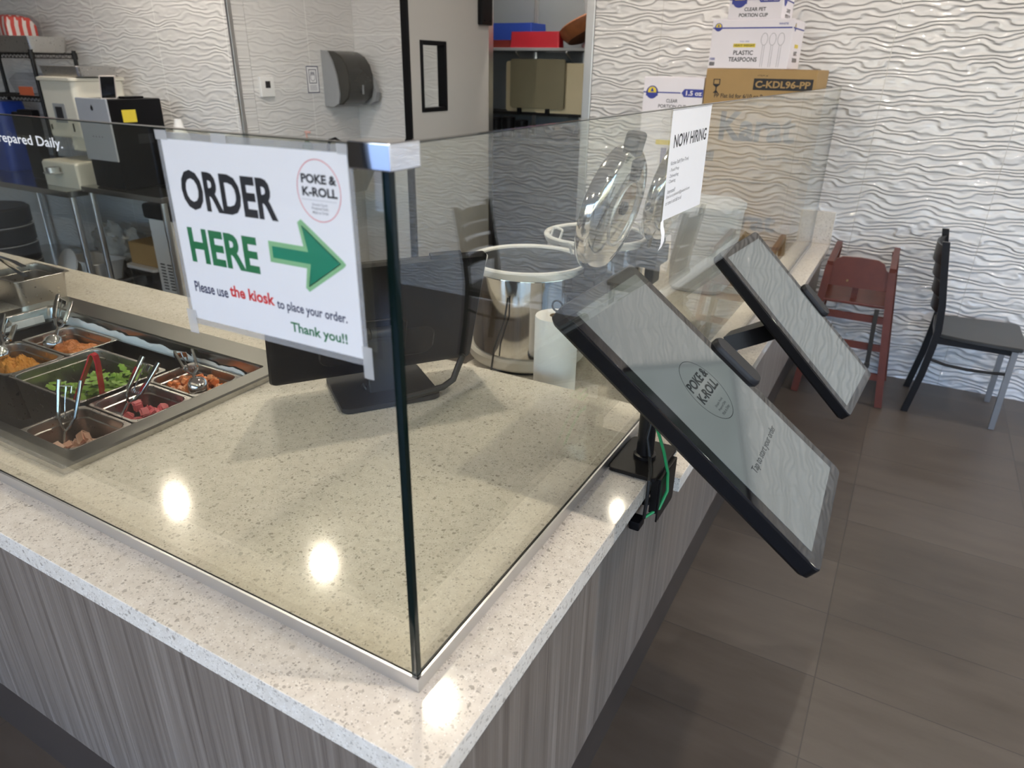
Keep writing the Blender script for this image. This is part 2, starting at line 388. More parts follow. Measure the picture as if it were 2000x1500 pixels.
# storage room behind the doorway
struct('wall_storage_rear', MB().box(-3.2, -1.45, 4.76, 4.86, 0, CZ), PAINT)
struct('wall_storage_right', MB().box(-1.487, -1.40, W + 0.132, 4.758, 0, CZ), PAINT)
struct('wall_storage_left', MB().box(-3.2, -3.1, 3.845, 4.758, 0, CZ), PAINT)
struct('wall_header', MB().box(-2.34, -1.547, W + 0.002, W + 0.13, 2.25, CZ), PAINT)
# glazed shop front behind the camera and on the right
fm = M('window_frame_black', (0.02, 0.02, 0.022), 0.4, noise=0.1)
struct('wall_front_sill', MB().box(-6.6, 6.0, -4.4, -4.28, 0, 0.42), M('sill_wall', (0.42, 0.40, 0.37), 0.7, noise=0.05))
struct('wall_front_header', MB().box(-6.6, 6.0, -4.4, -4.28, 2.72, CZ), CEIL)
struct('wall_front', MB().box(-6.6, -3.785, -4.4, -4.28, .421, 2.719), M('dark_wall', (0.10, 0.095, 0.09), .7, noise=.05))
xs = [-3.78 + i * 1.395 for i in range(8)]
for i in range(7):
    a, b_ = xs[i], xs[i + 1]
    wn_ = struct('window_%d' % (i + 1), MB().box(a, a + .06, -4.38, -4.3, .421, 2.719).box(b_ - .06, b_ - .002, -4.38, -4.3, .421, 2.719).box(a + .06, b_ - .06, -4.38, -4.3, .421, .48)
                 .box(a + .06, b_ - .06, -4.38, -4.3, 2.66, 2.719).box(a + .06, b_ - .06, -4.37, -4.31, 2.0, 2.05), fm)
    struct('pane', MB().box(a + .061, b_ - .061, -4.345, -4.339, .481, 1.999).box(a + .061, b_ - .061, -4.345, -4.339, 2.051, 2.659), PANE, wn_)
ys = [-4.2 + i * 1.62 for i in range(6)]
struct('wall_right_sill', MB().box(5.88, 6.0, -4.28, W, 0, 0.42), M('sill_wall', (0.42, 0.40, 0.37), 0.7))
struct('wall_right_header', MB().box(5.88, 6.0, -4.28, W, 2.72, CZ), CEIL)
for i in range(5):
    a, b_ = ys[i], ys[i + 1]
    wn_ = struct('window_%d' % (i + 8), MB().box(5.9, 5.98, a, a + .06, .421, 2.719).box(5.9, 5.98, b_ - .06, b_ - .002, .421, 2.719).box(5.9, 5.98, a + .06, b_ - .06, .421, .48)
                 .box(5.9, 5.98, a + .06, b_ - .06, 2.66, 2.719), fm)
    struct('pane', MB().box(5.937, 5.943, a + .061, b_ - .061, .481, 2.659), PANE, wn_)
struct('wall_far_left', MB().box(-6.72, -6.602, -4.28, 2.64, 0, CZ), M('grey_wall', (0.28, 0.27, 0.26), 0.7, noise=.03))
# pale door standing open at the storage doorway
dx0, dx1 = -2.29, -2.2455
d = struct('door_1', MB().box(dx0, dx1, 3.03, 3.14, .012, 2.12).box(dx0, dx1, 3.38, 3.905, .012, 2.12).box(dx0, dx1, 3.14, 3.38, .012, 1.415).box(dx0, dx1, 3.14, 3.38, 1.78, 2.12), DOORW)
struct('edge_strip', MB().box(dx0 - .002, dx1 + .002, 3.012, 3.03, .012, 2.12, .003), BLK, d)
g = MB()
for a in ((3.125, 3.15, 1.40, 1.795), (3.37, 3.395, 1.40, 1.795), (3.15, 3.37, 1.40, 1.425), (3.15, 3.37, 1.77, 1.795)): g.box(dx0 - .006, dx1 + .008, *a, .004)
struct('window_gasket', g, BLK, d)
struct('pane', MB().box(-2.271, -2.265, 3.15, 3.37, 1.425, 1.77), PANE, d)
struct('door_closer', MB().box(dx1, dx1 + .035, 3.765, 3.90, 1.905, 2.10, .006).cyl((dx1 + .035, 3.80, 1.93), (dx1 + .04, 3.80, 1.93), .006).cyl((dx1 + .035, 3.87, 1.93), (dx1 + .04, 3.87, 1.93), .006), BLK, d)

# ------------------------------------------------------------------ ceiling downlights
def downlight(x, y, label, grp, r=.043):
    t = thing('downlight', label, 'light', (x, y, CZ), grp)
    obj('trim_ring', MB().lathe([(r - .0005, -.002), (.082, -.002), (.085, -.012), (r + .012, -.016), (r - .0005, -.009)], 28, (x, y, CZ), cap=False), WHP, t)
    obj('lens', MB().lathe([(r, -.004), (r, -.008), (.001, -.008)], 24, (x, y, CZ)), MATS['lamp'], t)
MATS['lamp'] = emit('lamp_glow', (1.0, 0.89, 0.77), LAMP)
downlight(-.9, 3.45, 'small recessed ceiling downlight above the carton stack', 'kitchen downlights', .028)
for x, y in ((-3.68, 1.95), (-2.29, 1.97), (-1.06, 1.47)):
    downlight(x, y, 'round recessed ceiling downlight mirrored in the pale counter top', 'kitchen downlights')
for x in (.35, 1.35):  # unseen lamps added to make the upper tile wall brighter
    downlight(x, 3.3, 'small unseen downlight added to brighten the upper wave tile wall', 'added wall washing downlights', .026)
for x, y in ((2.4, 2.6), (.9, .4), (2.4, .4), (4, 2.6), (4, .4), (-2.0, 4.3), (-1.2, -1.6), (.6, -1.6), (2.4, -1.6), (-3.2, -1.6)):  # the lamp inside the storage room is unseen, added to brighten that room
    downlight(x, y, 'round recessed downlight, dining side ones mirrored in wall tiles, storage one added for brightness', 'dining downlights')

# ------------------------------------------------------------------ counter
t = thing('counter_cabinet', 'grey wood laminate counter front with dark recessed kick below the pale worktop', 'counter', (-1.5, 0.4, 0))
cx1, cy0 = 0.0651, -0.0662
obj('side_panel', MB().box(cx1 - .02, cx1, cy0, 3.9, .297, .699).box(cx1 - .02, cx1, cy0, .95, .699, .849), LAM, t)
obj('front_panel', MB().box(-3.2, cx1 - .0201, cy0, cy0 + .02, .297, .849), LAM, t)
obj('step_panel', MB().box(-.74, cx1 - .0201, .93, .95, .297, .849), LAM, t)
obj('back_panel', MB().box(-3.2, -.7401, .93, .95, .297, .849).box(-.74, -.72, .951, 3.9, .297, .699), LAM, t)
k = MB().box(-3.18, cx1 - .04, cy0 + .04, cy0 + .052, 0, .296).box(cx1 - .052, cx1 - .04, cy0 + .053, 3.9, 0, .296).box(-3.18, -.7, .88, .892, 0, .296).box(-.7, -.69, .88, 3.9, 0, .296)
k.box(-3.18, cx1 - .0525, cy0 + .0525, .88, .28, .2965).box(-.69, cx1 - .0525, .89, 3.9, .28, .2965)
obj('kick_plate', k, KICK, t)
# worktop with the cut-out for the cold well
hx0, hx1, hy0, hy1 = -2.02, -.975, .105, .70
vs = []; fs = []
xsq = [-3.25, hx0, hx1, OX]; ysq = [OY, hy0, hy1, Y1]
b = MB()
bm = bmesh.new()
gv = {}
for zz in (.85, H):
    for i, xx in enumerate(xsq):
        for j, yy in enumerate(ysq): gv[i, j, zz] = bm.verts.new((xx, yy, zz))
for i in range(3):
    for j in range(3):
        if (i, j) == (1, 1): continue
        bm.faces.new([gv[i, j, H], gv[i + 1, j, H], gv[i + 1, j + 1, H], gv[i, j + 1, H]])
        bm.faces.new([gv[i, j, .85], gv[i, j + 1, .85], gv[i + 1, j + 1, .85], gv[i + 1, j, .85]])
bm.normal_update()
for e in [e for e in bm.edges if len(e.link_faces) == 1 and e.verts[0].co.z > .87]:
    a_, b_ = e.verts
    f = lambda v: next(gv[i, j, .85] for (i, j, zz) in gv if zz == H and gv[i, j, zz] is v)
    bm.faces.new([a_, b_, f(b_), f(a_)])
bmesh.ops.recalc_face_normals(bm, faces=bm.faces)
be = [e for e in bm.edges if len(e.link_faces) == 2 and e.calc_face_angle(0) > 1 and max(v.co.z for v in e.verts) > .87]
bmesh.ops.bevel(bm, geom=be, offset=.002, segments=2, affect='EDGES', profile=.5)
b.bm(bm)
solo('worktop', b, QUARTZ, 'pale speckled quartz worktop holding the steel food well and glass guard', 'worktop')
b = MB().box(-.76, OX, .951, W - .001, .70, L, .002)
t = thing('low_worktop', 'lower pale quartz worktop carrying the rice warmers, reaching the rear wall', 'worktop', (-.3, 2.4, .70))
obj('slab', b, QUARTZ, t)
obj('backsplash', MB().box(-.76, OX, W - .024, W - .001, L + .0005, .925, .002), QUARTZ, t)

# ------------------------------------------------------------------ glass guard
t = thing('glass_guard', 'clear glass counter guard with a chrome corner clip and aluminium base rail', 'glass guard', (0, 0, H))
GT = 1.5898
obj('glass_pane', MB().box(-2.9, -.0141, .0045, .0135, H + .004, GT), GLASS, t)
pn = MB().loft([[(xx, .0142, H + .004), (xx, Y1 + .003, H + .004), (xx, Y1 + .003, L + .016), (xx, 3.825, L + .016), (xx, 3.825, GT), (xx, .0142, GT)] for xx in (-.0135, -.0045)])
obj('glass_pane', pn, GLASS, t)
e = obj('polished_edge', MB().box(-.0140, -.0045, .0045, .0140, H + .004, GT - .001, .0012), GEDGE, t); e['label'] = 'dark green polished glass corner joint'
obj('polished_edge', MB().box(-2.9, -.017, .0043, .0147, GT, GT + .0012).box(-.0147, -.0043, .017, 3.825, GT, GT + .0012).box(-.0147, -.0043, 3.8251, 3.8263, L + .016, GT + .0012), GEDGE, t)
obj('base_rail', MB().box(-2.9, -.0001, 0, .0038, H, H + .0238), ALU, t)
obj('base_rail', MB().box(-.0038, 0, 0.0002, Y1 - .001, H, H + .0238), ALU, t)
obj('base_rail', MB().box(-.0038, 0, Y1 + .003, 3.825, L, L + .02), ALU, t)
obj('rubber_gasket', MB().box(-2.9, -.0145, .0137, .0165, H, H + .010).box(-2.9, -.0040, .0039, .0136, H, H + .0036).box(-2.9, -.0145, .00385, .0044, H, H + .0232), M('gasket_rubber', (0.006, 0.006, 0.006), .7, spec=.1), t)
obj('rubber_gasket', MB().box(-.0165, -.0137, .0165, Y1, H, H + .010).box(-.0044, -.00385, .0145, Y1 - .001, H, H + .0232).box(-.0165, -.0137, Y1 + .003, 3.825, L, L + .012).box(-.0136, -.0039, Y1 + .003, 3.825, L, L + .0155), MATS['gasket_rubber'], t)
cl = MB().prism([(-.046, -.006), (.006, -.006), (.006, .042), (-.0245, .042), (-.0245, .0245), (-.046, .0245)], .026, Matrix.Translation((0, 0, 1.5685)))
bm = bmesh.new(); me = bpy.data.meshes.new('t'); me.from_pydata(cl.v, [], cl.f); bm.from_mesh(me); bpy.data.meshes.remove(me)
bmesh.ops.bevel(bm, geom=bm.edges[:], offset=.0016, segments=2, affect='EDGES', profile=.5)
cl = MB().bm(bm); obj('corner_clip', cl, CHROME, t)
# shop lettering on the glass
tag(text('Prepared Daily.', None, M('vinyl_white', (0.82, 0.82, 0.82), .5, noise=.02), (-.536, .0042, 1.551), X, Z, .0165, .165, align='R', bold=.012, name='glass_lettering'),
    'white vinyl words on the front glass left of the order sign', 'lettering')

# ------------------------------------------------------------------ order sign
sr = .00748
SR = Vector((math.cos(sr), 0, math.sin(sr))); SU = Vector((-math.sin(sr), 0, math.cos(sr)))
SO = Vector((-.3322, .0022, 1.5794))
P = lambda u, v: SO + SR * u + SU * v
t = thing('order_sign', 'laminated white ORDER HERE sign taped to the front glass', 'sign', P(.14, -.216))
pp = obj('paper', flat(rect(0, .2794, -.2159, 0), SO, SR, SU, 0, .0004), PAPER, t)
obj('laminate_pouch', flat(rect(-.006, .2855, -.2235, .0075), SO, SR, SU, -.0006, .0004).add(*(lambda q: (q.v, q.f))(flat(rect(-.006, .2855, -.2235, .0075), SO, SR, SU, .0012, .0003))), POUCH, t)
def T(s, u, v, h, wd, mat, bold=0.0, **k): return text(s, pp, mat, P(u, v), SR, SU, h, wd, bold=bold, lift=.0005, **k)
T('ORDER', .0215, -.0775, .0455, .153, INK, .035)
T('HERE', .018, -.141, .042, .1165, GRN, .035)
T('Please use', .013, -.1795, .0135, .0595, NAVY, .02)
T('the kiosk', .0765, -.1762, .0145, .0745, RED, .03)
T('to place your order.', .1545, -.1815, .0145, .1055, NAVY, .02)
T('Thank you!!', .1725, -.2065, .0155, .085, GRN, .025)
T('POKE &', .2145, -.0325, .0095, .048, INK, .04)
T('K-ROLL', .2145, -.0455, .0095, .048, INK, .04)
T('Simple Food.', .2265, -.0552, .0030, .0215, GREYINK, .01)
T('Prepared Daily.', .2255, -.0595, .0037, .0235, GREYINK, .01)
T('Made to Order.', .2263, -.0630, .0030, .0225, GREYINK, .01)
obj('logo_ring', annulus(.2375, -.0395, .0298, .0315, .0007, SO, SR, SU, .0006), RED, pp)
db = MB()
for i in range(24): db.add(*(lambda q: (q.v, q.f))(flat(rect(.2135 + i * .002, .2135 + i * .002 + .0008, -.0492, -.0487), SO, SR, SU, .0006)))
obj('dotted_line', db, GREYINK, pp)
arr = [(.156, -.102), (.2095, -.1022), (.2045, -.0755), (.2075, -.0735), (.2605, -.1105), (.2625, -.1125), (.2605, -.1145), (.209, -.1475), (.2065, -.1455), (.2115, -.1215), (.156, -.1215)]
def offset(poly, d):
    o = []; n = len(poly); ar = sum(poly[i][0] * poly[(i + 1) % n][1] - poly[(i + 1) % n][0] * poly[i][1] for i in range(n)); sg = 1 if ar > 0 else -1
    for i in range(n):
        a = Vector(poly[i - 1]); b = Vector(poly[i]); c = Vector(poly[(i + 1) % n])
        n1 = Vector(((b - a).y, -(b - a).x)).normalized() * sg; n2 = Vector(((c - b).y, -(c - b).x)).normalized() * sg
        m = (n1 + n2); m = m / max(.55, m.length_squared / 2) / 1.0
        o.append(tuple(b + m * d))
    return o
obj('arrow_outline', flat(offset(arr, .0022), SO, SR, SU, .0005, .0002), LGRN, pp)
obj('arrow', flat(offset(arr, -.0032), SO, SR, SU, .0008, .0002), TEAL, pp)
pb = MB()
for q in (rect(-.006, 0, -.2235, .0075), rect(.2794, .2855, -.2235, .0075), rect(0, .2794, 0, .0075), rect(0, .2794, -.2235, -.2159)): z_ = flat(q, SO, SR, SU, .0002, .0004); pb.add(z_.v, z_.f)
obj('pouch_border', pb, M('pouch_edge', (0.55, 0.56, 0.58), .12, alpha=.35), t)
for u0, u1, v0, v1 in ((.268, .288, -.001, .0088), (-.0065, .014, -.001, .0095), (.088, .112, .0, .0095), (-.010, .0065, -.237, -.205), (.279, .2925, -.238, -.200)):
    obj('tape', flat(rect(u0, u1, v0, v1), SO, SR, SU, .0018, .0002), TAPE, t)

# ------------------------------------------------------------------ hiring notice on the side glass
t = thing('hiring_notice', 'white NOW HIRING sheet taped inside the side glass', 'notice', (.001, 1.02, 1.37))
HO = Vector((-.0028, .8785, 1.3745)); HR = Y; HU = Z
hp = obj('paper', flat([(0, .0), (.2875, -.008), (.2875, .2145), (0, .2155)], HO, HR, HU, 0, .0004), PAPER, t)
def TH(s, u, v, h, wd, bold=0.0, mat=INK): text(s, hp, mat, HO + HR * u + HU * v, HR, HU, h, wd, bold=bold, lift=.0005)
TH('NOW HIRING', .026, .141, .026, .242, .02)
TH('Kitchen Staff (Part-Time)', .020, .106, .010, .125)
TH('- Food Prep', .018, .0935, .0085, .062); TH('- Dishwashing', .016, .0815, .0085, .064); TH('- Cleaning', .013, .071, .0085, .05)
TH('Interested?', .017, .052, .0085, .052); TH('Email us at pokenkroll@pokenkroll.com', .014, .0405, .009, .165); TH('or come in and talk to us!', .012, .029, .0085, .11)
cb_ = MB()
pr = [(0, 0), (.003, -.012), (.009, -.024), (.012, -.040), (.010, -.052)]
cb_.loft([[HO + Vector((-.001 + a + dd, -.004 - .6 * abs(bz), bz - .002)) if s_ == 0 else HO + Vector((-.001 + a + dd, .012 - .5 * abs(bz), bz + .002)) for s_, dd in ((0, 0), (1, 0), (1, .0006), (0, .0006))] for a, bz in pr])
obj('curled_edge', cb_, PAPER, t)
obj('tape', flat(rect(-.003, .29, .2125, .2155), HO, HR, HU, .0008, .0002), TAPE, t)

# ------------------------------------------------------------------ cold food well and pans
t = thing('food_well', 'drop-in stainless cold well with frosted back wall, full of food pans', 'food well', (-1.5, .41, H))
lo = []
for (x0, x1, y0, y1, r, z) in ((-2.06, -.944, .077, .745, .006, H + .0005), (-2.06, -.944, .077, .745, .006, H + .014), (-2.056, -.948, .081, .741, .006, H + .0185),
                               (-2.01, -1.0, .125, .660, .012, H + .0165), (-2.006, -1.004, .130, .655, .016, H + .010), (-2.0, -1.008, .134, .652, .022, H - .022)):
    lo.append(rr(x0, x1, y0, y1, r, z, 5))
obj('rim', MB().loft(lo, False, False), SST, t)
lo = [rr(-2.0, -1.008, .134, .652, .022, H - .0221, 5), rr(-1.995, -1.012, .138, .650, .03, H - .25, 5)]
obj('basin', MB().loft(lo, False, True), steel('basin_steel', (0.30, 0.30, 0.30), .35), t)
fb = MB(); nx = 60
top = [(-1.93 + i * .0150, .6485, H + .002 - .003 * math.sin(i * .9) - .005 * random.random() - (.012 if i in (0, 1, nx - 1, nx - 2) else 0) - .014 * i / nx) for i in range(nx)]
bot = [(x_, .6470, H - .030) for x_, _, _ in top]
mid = [(x_, .6445, (z_ + H - .03) / 2 + .002 * random.random()) for x_, _, z_ in top]
fb.add(top + mid + bot, [(i, i + 1, nx + i + 1, nx + i) for i in range(nx - 1)] + [(nx + i, nx + i + 1, 2 * nx + i + 1, 2 * nx + i) for i in range(nx - 1)])
for i in range(14):
    fb.box(-1.9985, -1.9925, .20 + i * .03, .2303 + i * .03, H - .028, H - .004 - .004 * random.random(), .001)
obj('frost', fb, M('frost', (0.88, 0.92, 0.96), .7, noise=.06, nscale=60, bump=.0006), t)
obj('ledge', MB().box(-1.99, -1.012, .640, .6515, H - .036, H - .029).box(-1.995, -1.985, .14, .648, H - .036, H - .029), SST, t)

def pan(x0, x1, y0, y1, z, depth, label, grp=None, name='food_pan', mat=None):
    t = thing(name, label, 'pan', ((x0 + x1) / 2, (y0 + y1) / 2, z - depth), grp)
    b = MB(); q = .0085; r = .026
    lo = [rr(x0 + q + .007, x1 - q - .007, y0 + q + .007, y1 - q - .007, r - .004, z - depth, 5), rr(x0 + q - .001, x1 - q + .001, y0 + q - .001, y1 - q + .001, r - .004, z - .004, 5),
          rr(x0, x1, y0, y1, .012, z - .0035, 5), rr(x0, x1, y0, y1, .012, z - .0008, 5), rr(x0 + .002, x1 - .002, y0 + .002, y1 - .002, .012, z, 5), rr(x0 + q - .001, x1 - q + .001, y0 + q - .001, y1 - q + .001, r, z - .0008, 5),
          rr(x0 + q + .0005, x1 - q - .0005, y0 + q + .0005, y1 - q - .0005, r, z - .004, 5), rr(x0 + q + .001, x1 - q - .001, y0 + q + .001, y1 - q - .001, r, z - .022, 5), rr(x0 + q + .0042, x1 - q - .0042, y0 + q + .0042, y1 - q - .0042, r, z - .024, 5),
          rr(x0 + q + .008, x1 - q - .008, y0 + q + .008, y1 - q - .008, r, z - depth + .008, 5), rr(x0 + q + .016, x1 - q - .016, y0 + q + .016, y1 - q - .016, r * .7, z - depth + .0015, 5)]
    o = obj('pan_body', b.loft(lo), mat or PANST, t)
    return t
ZP = .868
PANS = dict(salmon=(-1.276, -1.071, .484, .640), tuna=(-1.266, -1.071, .315, .479), fish=(-1.272, -1.071, .152, .310), greens=(-1.618, -1.288, .308, .562), roe=(-1.872, -1.622, .478, .638), crab=(-1.872, -1.622, .305, .473))
plab = dict(salmon='steel pan of orange salmon cubes by the back right of the well', tuna='steel pan of pink tuna cubes, middle of the right row', fish='steel pan of pale fish pieces in the front right corner of the well',
            greens='wide steel pan of leafy greens in the middle of the well', roe='steel pan of orange roe at the back left of the well', crab='steel pan of yellow shredded topping in front of the roe pan')
for k_, q in PANS.items(): pan(*q, ZP, .15 if k_ in ('tuna', 'fish', 'greens', 'crab') else .10, plab[k_])
def mound(name, x0, x1, y0, y1, z0, z1, mat, label, cat, res=46, seed=0, lump=.006, f=.35):
    rnd = random.Random(seed); ph = [(rnd.uniform(60, 300), rnd.uniform(60, 300), rnd.uniform(0, 6)) for _ in range(10)]
    lo = []; cx, cy = (x0 + x1) / 2, (y0 + y1) / 2; b = MB(); vs = []; fs = []
    for i in range(res):
        for j in range(res):
            u, v = i / (res - 1), j / (res - 1); x = x0 + (x1 - x0) * u; y = y0 + (y1 - y0) * v
            e = min(u, 1 - u, v, 1 - v) * 2; hh = min(1, e * 2.2) ** .6
            n_ = sum(math.sin(x * a + y * b_ * .7 + p_) for a, b_, p_ in ph) / 10
            vs.append((x, y, z0 + (z1 - z0) * hh * (.7 + f * math.sin(u * 5 + seed)) + lump * n_ * 1.6 + rnd.uniform(-1, 1) * lump * .5))
    for i in range(res - 1):
        for j in range(res - 1):
            a = i * res + j; fs.append((a, a + res, a + res + 1, a + 1))
    k0 = len(vs)
    ring = [i * res for i in range(res)] + [(res - 1) * res + j for j in range(1, res)] + [i * res + res - 1 for i in range(res - 2, -1, -1)] + [j for j in range(res - 2, 0, -1)]
    for r_ in ring: vs.append((vs[r_][0], vs[r_][1], z0 - .02))
    nr = len(ring)
    for i in range(nr): fs.append((ring[i], ring[(i + 1) % nr], k0 + (i + 1) % nr, k0 + i))
    fs.append(tuple(range(k0, k0 + nr)))
    return solo(name, b.add(vs, fs), mat, label, cat, kind='stuff', smooth=50)
mound('fish_roe', -1.848, -1.643, .500, .618, .824, .861, M('roe', (0.56, 0.19, 0.045), .4, noise=.35, nscale=120, bump=.003), 'orange fish roe heaped in the back left pan', 'fish roe', seed=3, lump=.004)
mound('shredded_topping', -1.848, -1.645, .327, .450, .805, .858, M('yellow_topping', (0.62, 0.27, 0.03), .55, noise=.3, nscale=90, bump=.004), 'yellow shredded topping heaped in the left pan', 'topping', seed=5, lump=.009)
# leafy greens
gb = MB(); rnd = random.Random(4)
for i in range(190):
    a = rnd.uniform(0, 2 * PI); q = Vector((rnd.uniform(-1.56, -1.33), rnd.uniform(.345, .52), rnd.uniform(.795, .82)))
    if rnd.random() < .55: q.x = rnd.uniform(-1.44, -1.335); q.y = rnd.uniform(.42, .52); q.z += .03
    ln = rnd.uniform(.028, .048); tl = rnd.uniform(.1, 1.0); wv = rnd.uniform(.007, .013)
    dr = Vector((math.cos(a) * math.cos(tl), math.sin(a) * math.cos(tl), math.sin(tl))); sd = Vector((-math.sin(a), math.cos(a), 0)); up = dr.cross(sd) * -1
    pts = []
    for k_, (s_, w_) in enumerate(((0, .25), (.3, 1), (.55, .7), (.75, .95), (1, .08))):
        c_ = q + dr * ln * s_ - Vector((0, 0, .012)) * s_ * s_
        cl_ = lambda p_: Vector((min(max(p_.x, -1.598), -1.308), min(max(p_.y, .328), .542), max(p_.z, .735)))
        pts += [cl_(c_ + sd * wv * w_ + up * .003), cl_(c_ - up * .001), cl_(c_ - sd * wv * w_ + up * .003)]
    fsx = []
    for k_ in range(4):
        for m_ in range(2): fsx.append((k_ * 3 + m_, k_ * 3 + m_ + 1, k_ * 3 + m_ + 4, k_ * 3 + m_ + 3))
    gb.add(pts, fsx)
solo('leafy_greens', gb, M('leaf_green', (0.24, 0.42, 0.07), .4, noise=.4, nscale=40), 'chopped leafy greens in the middle pan', 'greens', kind='stuff')
# cubes of fish
def cubes(name, key, n, size, mats, label, cat, grp, zb, zr, sq=(1, 1, 1), pad=.03, seed=1, region=None):
    rnd = random.Random(seed); x0, x1, y0, y1 = region or PANS[key]; protos = []
    for m_ in mats:
        bm = bmesh.new(); bmesh.ops.create_cube(bm, size=1)
        bmesh.ops.bevel(bm, geom=bm.edges[:], offset=.16, segments=2, affect='EDGES')
        for v in bm.verts: v.co = Vector((v.co.x * sq[0], v.co.y * sq[1], v.co.z * sq[2])) * size + Vector((rnd.uniform(-1, 1), rnd.uniform(-1, 1), rnd.uniform(-1, 1))) * size * .09
        b = MB().bm(bm); protos.append(obj(name, b, m_, None, True, 50))
    for i in range(n):
        o = protos[i] if i < len(protos) else protos[i % len(protos)].copy()
        if i >= len(protos): C.objects.link(o)
        u, v = rnd.random(), rnd.random()
        o.location = (x0 + pad + (x1 - x0 - 2 * pad) * u, y0 + pad + (y1 - y0 - 2 * pad) * v, zb + zr * rnd.random() + (.3 * zr if abs(u - .5) < .3 else 0))
        o.rotation_euler = (rnd.uniform(0, 3), rnd.uniform(0, 3), rnd.uniform(0, 3)); s_ = rnd.uniform(.8, 1.2); o.scale = (s_, s_, s_)
        tag(o, label, cat, grp)
cubes('salmon_cube', 'salmon', 78, .017, [M('salmon', (0.80, 0.27, 0.09), .3, noise=.2, nscale=60), M('salmon_pale', (0.86, 0.42, 0.22), .3, noise=.2, nscale=60)], 'small orange salmon cube heaped in the back right pan', 'fish', 'salmon cubes', .815, .036, seed=2)
cubes('tuna_cube', 'tuna', 30, .021, [M('tuna', (0.58, 0.11, 0.14), .3, noise=.2, nscale=60), M('tuna_pale', (0.68, 0.19, 0.21), .3, noise=.2, nscale=60)], 'raw pink tuna cube in the middle right pan', 'fish', 'tuna cubes', .79, .045, pad=.034, seed=6, region=(-1.255, -1.085, .325, .472))
cubes('fish_piece', 'fish', 17, .027, [M('white_fish', (0.66, 0.40, 0.31), .35, noise=.15, nscale=50), M('white_fish_pink', (0.72, 0.49, 0.41), .35, noise=.15, nscale=50)], 'pale pink raw fish piece in the front right pan', 'fish', 'pale fish pieces', .78, .03, (1.2, .9, .7), .036, seed=9)

# scoops
def scoop_proto():
    t = thing('portion_scoop', '', 'scoop', (0, 0, 0))
    b = MB(); n = 24; pf = [(.0315, -.016), (.0325, -.005), (.031, .007), (.0255, .0185), (.014, .0265), (.001, .0285)]
    b.lathe(pf, n); pf2 = [(.0305, -.016), (.031, -.005), (.0295, .006), (.024, .017), (.013, .025), (.001, .027)]
    b2 = MB().lathe([(.0325, -.005), (.0328, -.017), (.0303, -.017), (.0305, -.005)], n, cap=False)
    by = Matrix.Rotation(-PI / 2, 4, 'X')
    b = MB().lathe(pf, n, cap=False, mat=by)
    q = MB().lathe(pf2, n, cap=False, mat=by); b.add(q.v, q.f); b.add([tuple(by @ Vector(p_)) for p_ in b2.v], b2.f)
    obj('bowl', b, CHROME, t, True)
    obj('shaft', MB().tube([(0, .002, .030), (0, 0, .05), (0, .001, .066)], .0058, 10).tube([(0, 0, .064), (.011, 0, .080), (.021, 0, .104)], .0048, 8).tube([(0, 0, .064), (-.011, 0, .080), (-.021, 0, .104)], .0048, 8), POLISH, t, True)
    for s_ in (-1, 1):
        lo = [[(s_ * x_ + a_ * .0045, c_ * .0085, z_) for a_, c_ in ((-1, -1), (-.3, -1.15), (.3, -1.15), (1, -1), (1, 1), (.3, 1.15), (-.3, 1.15), (-1, 1))] for x_, z_ in ((.0195, .100), (.0215, .106), (.0245, .14), (.0270, .18), (.0278, .206))]
        obj('grip', MB().loft(lo), POLISH, t, True)
    sp = [(-.019 + .038 * i / 60, .0052 * math.cos(i * .63), .103 + .0052 * math.sin(i * .63)) for i in range(61)]
    obj('spring', MB().tube(sp, .0011, 5), CHROME, t, True)
    obj('thumb_lever', MB().tube([(.004, 0, .104), (.007, 0, .14), (.008, 0, .188)], .0018, 6).box(-.006, .026, -.0105, .0105, .188, .1905, .0008).box(-.006, -.0035, -.0105, .0105, .170, .1905, .0005), POLISH, t, True)
    return t
CAMP = Vector(cam.location)
def pose(p0, p1, roll=0.0):
    z = (Vector(p1) - Vector(p0)).normalized(); view = (Vector((.43, -.53, 1.66)) - Vector(p0)).normalized()
    x = z.cross(view).normalized() * -1; x = Matrix.Rotation(roll, 3, z) @ x; y = z.cross(x)
    return Matrix((x, y, z)).transposed().to_euler()
sc0 = scoop_proto()
SC = [((-1.130, .538, .866), (-1.318, .638, .905), 0.25, 'steel portion scoop lying with its bowl on the salmon cubes'),
      ((-1.235, .362, .800), (-1.2215, .465, .927), 0.5, 'steel portion scoop leaning in the pink tuna pan'),
      ((-1.245, .222, .775), (-1.262, .285, .932), 0.15, 'steel portion scoop standing in the front pan of pale fish'),
      ((-1.800, .537, .853), (-1.915, .665, .955), 0.5, 'steel portion scoop resting in the orange roe at the back left'),
      ((-1.800, .385, .868), (-1.95, .500, .915), 0.7, 'steel portion scoop lying over the yellow topping at the picture edge')]
for i, (a, b_, r_, lab) in enumerate(SC):
    o = sc0 if i == 0 else dup(sc0, a)
    o.scale = (.82, .82, .9); o.location = a; o.rotation_euler = pose(a, b_, r_); o['label'] = lab; o['group'] = 'portion scoops'
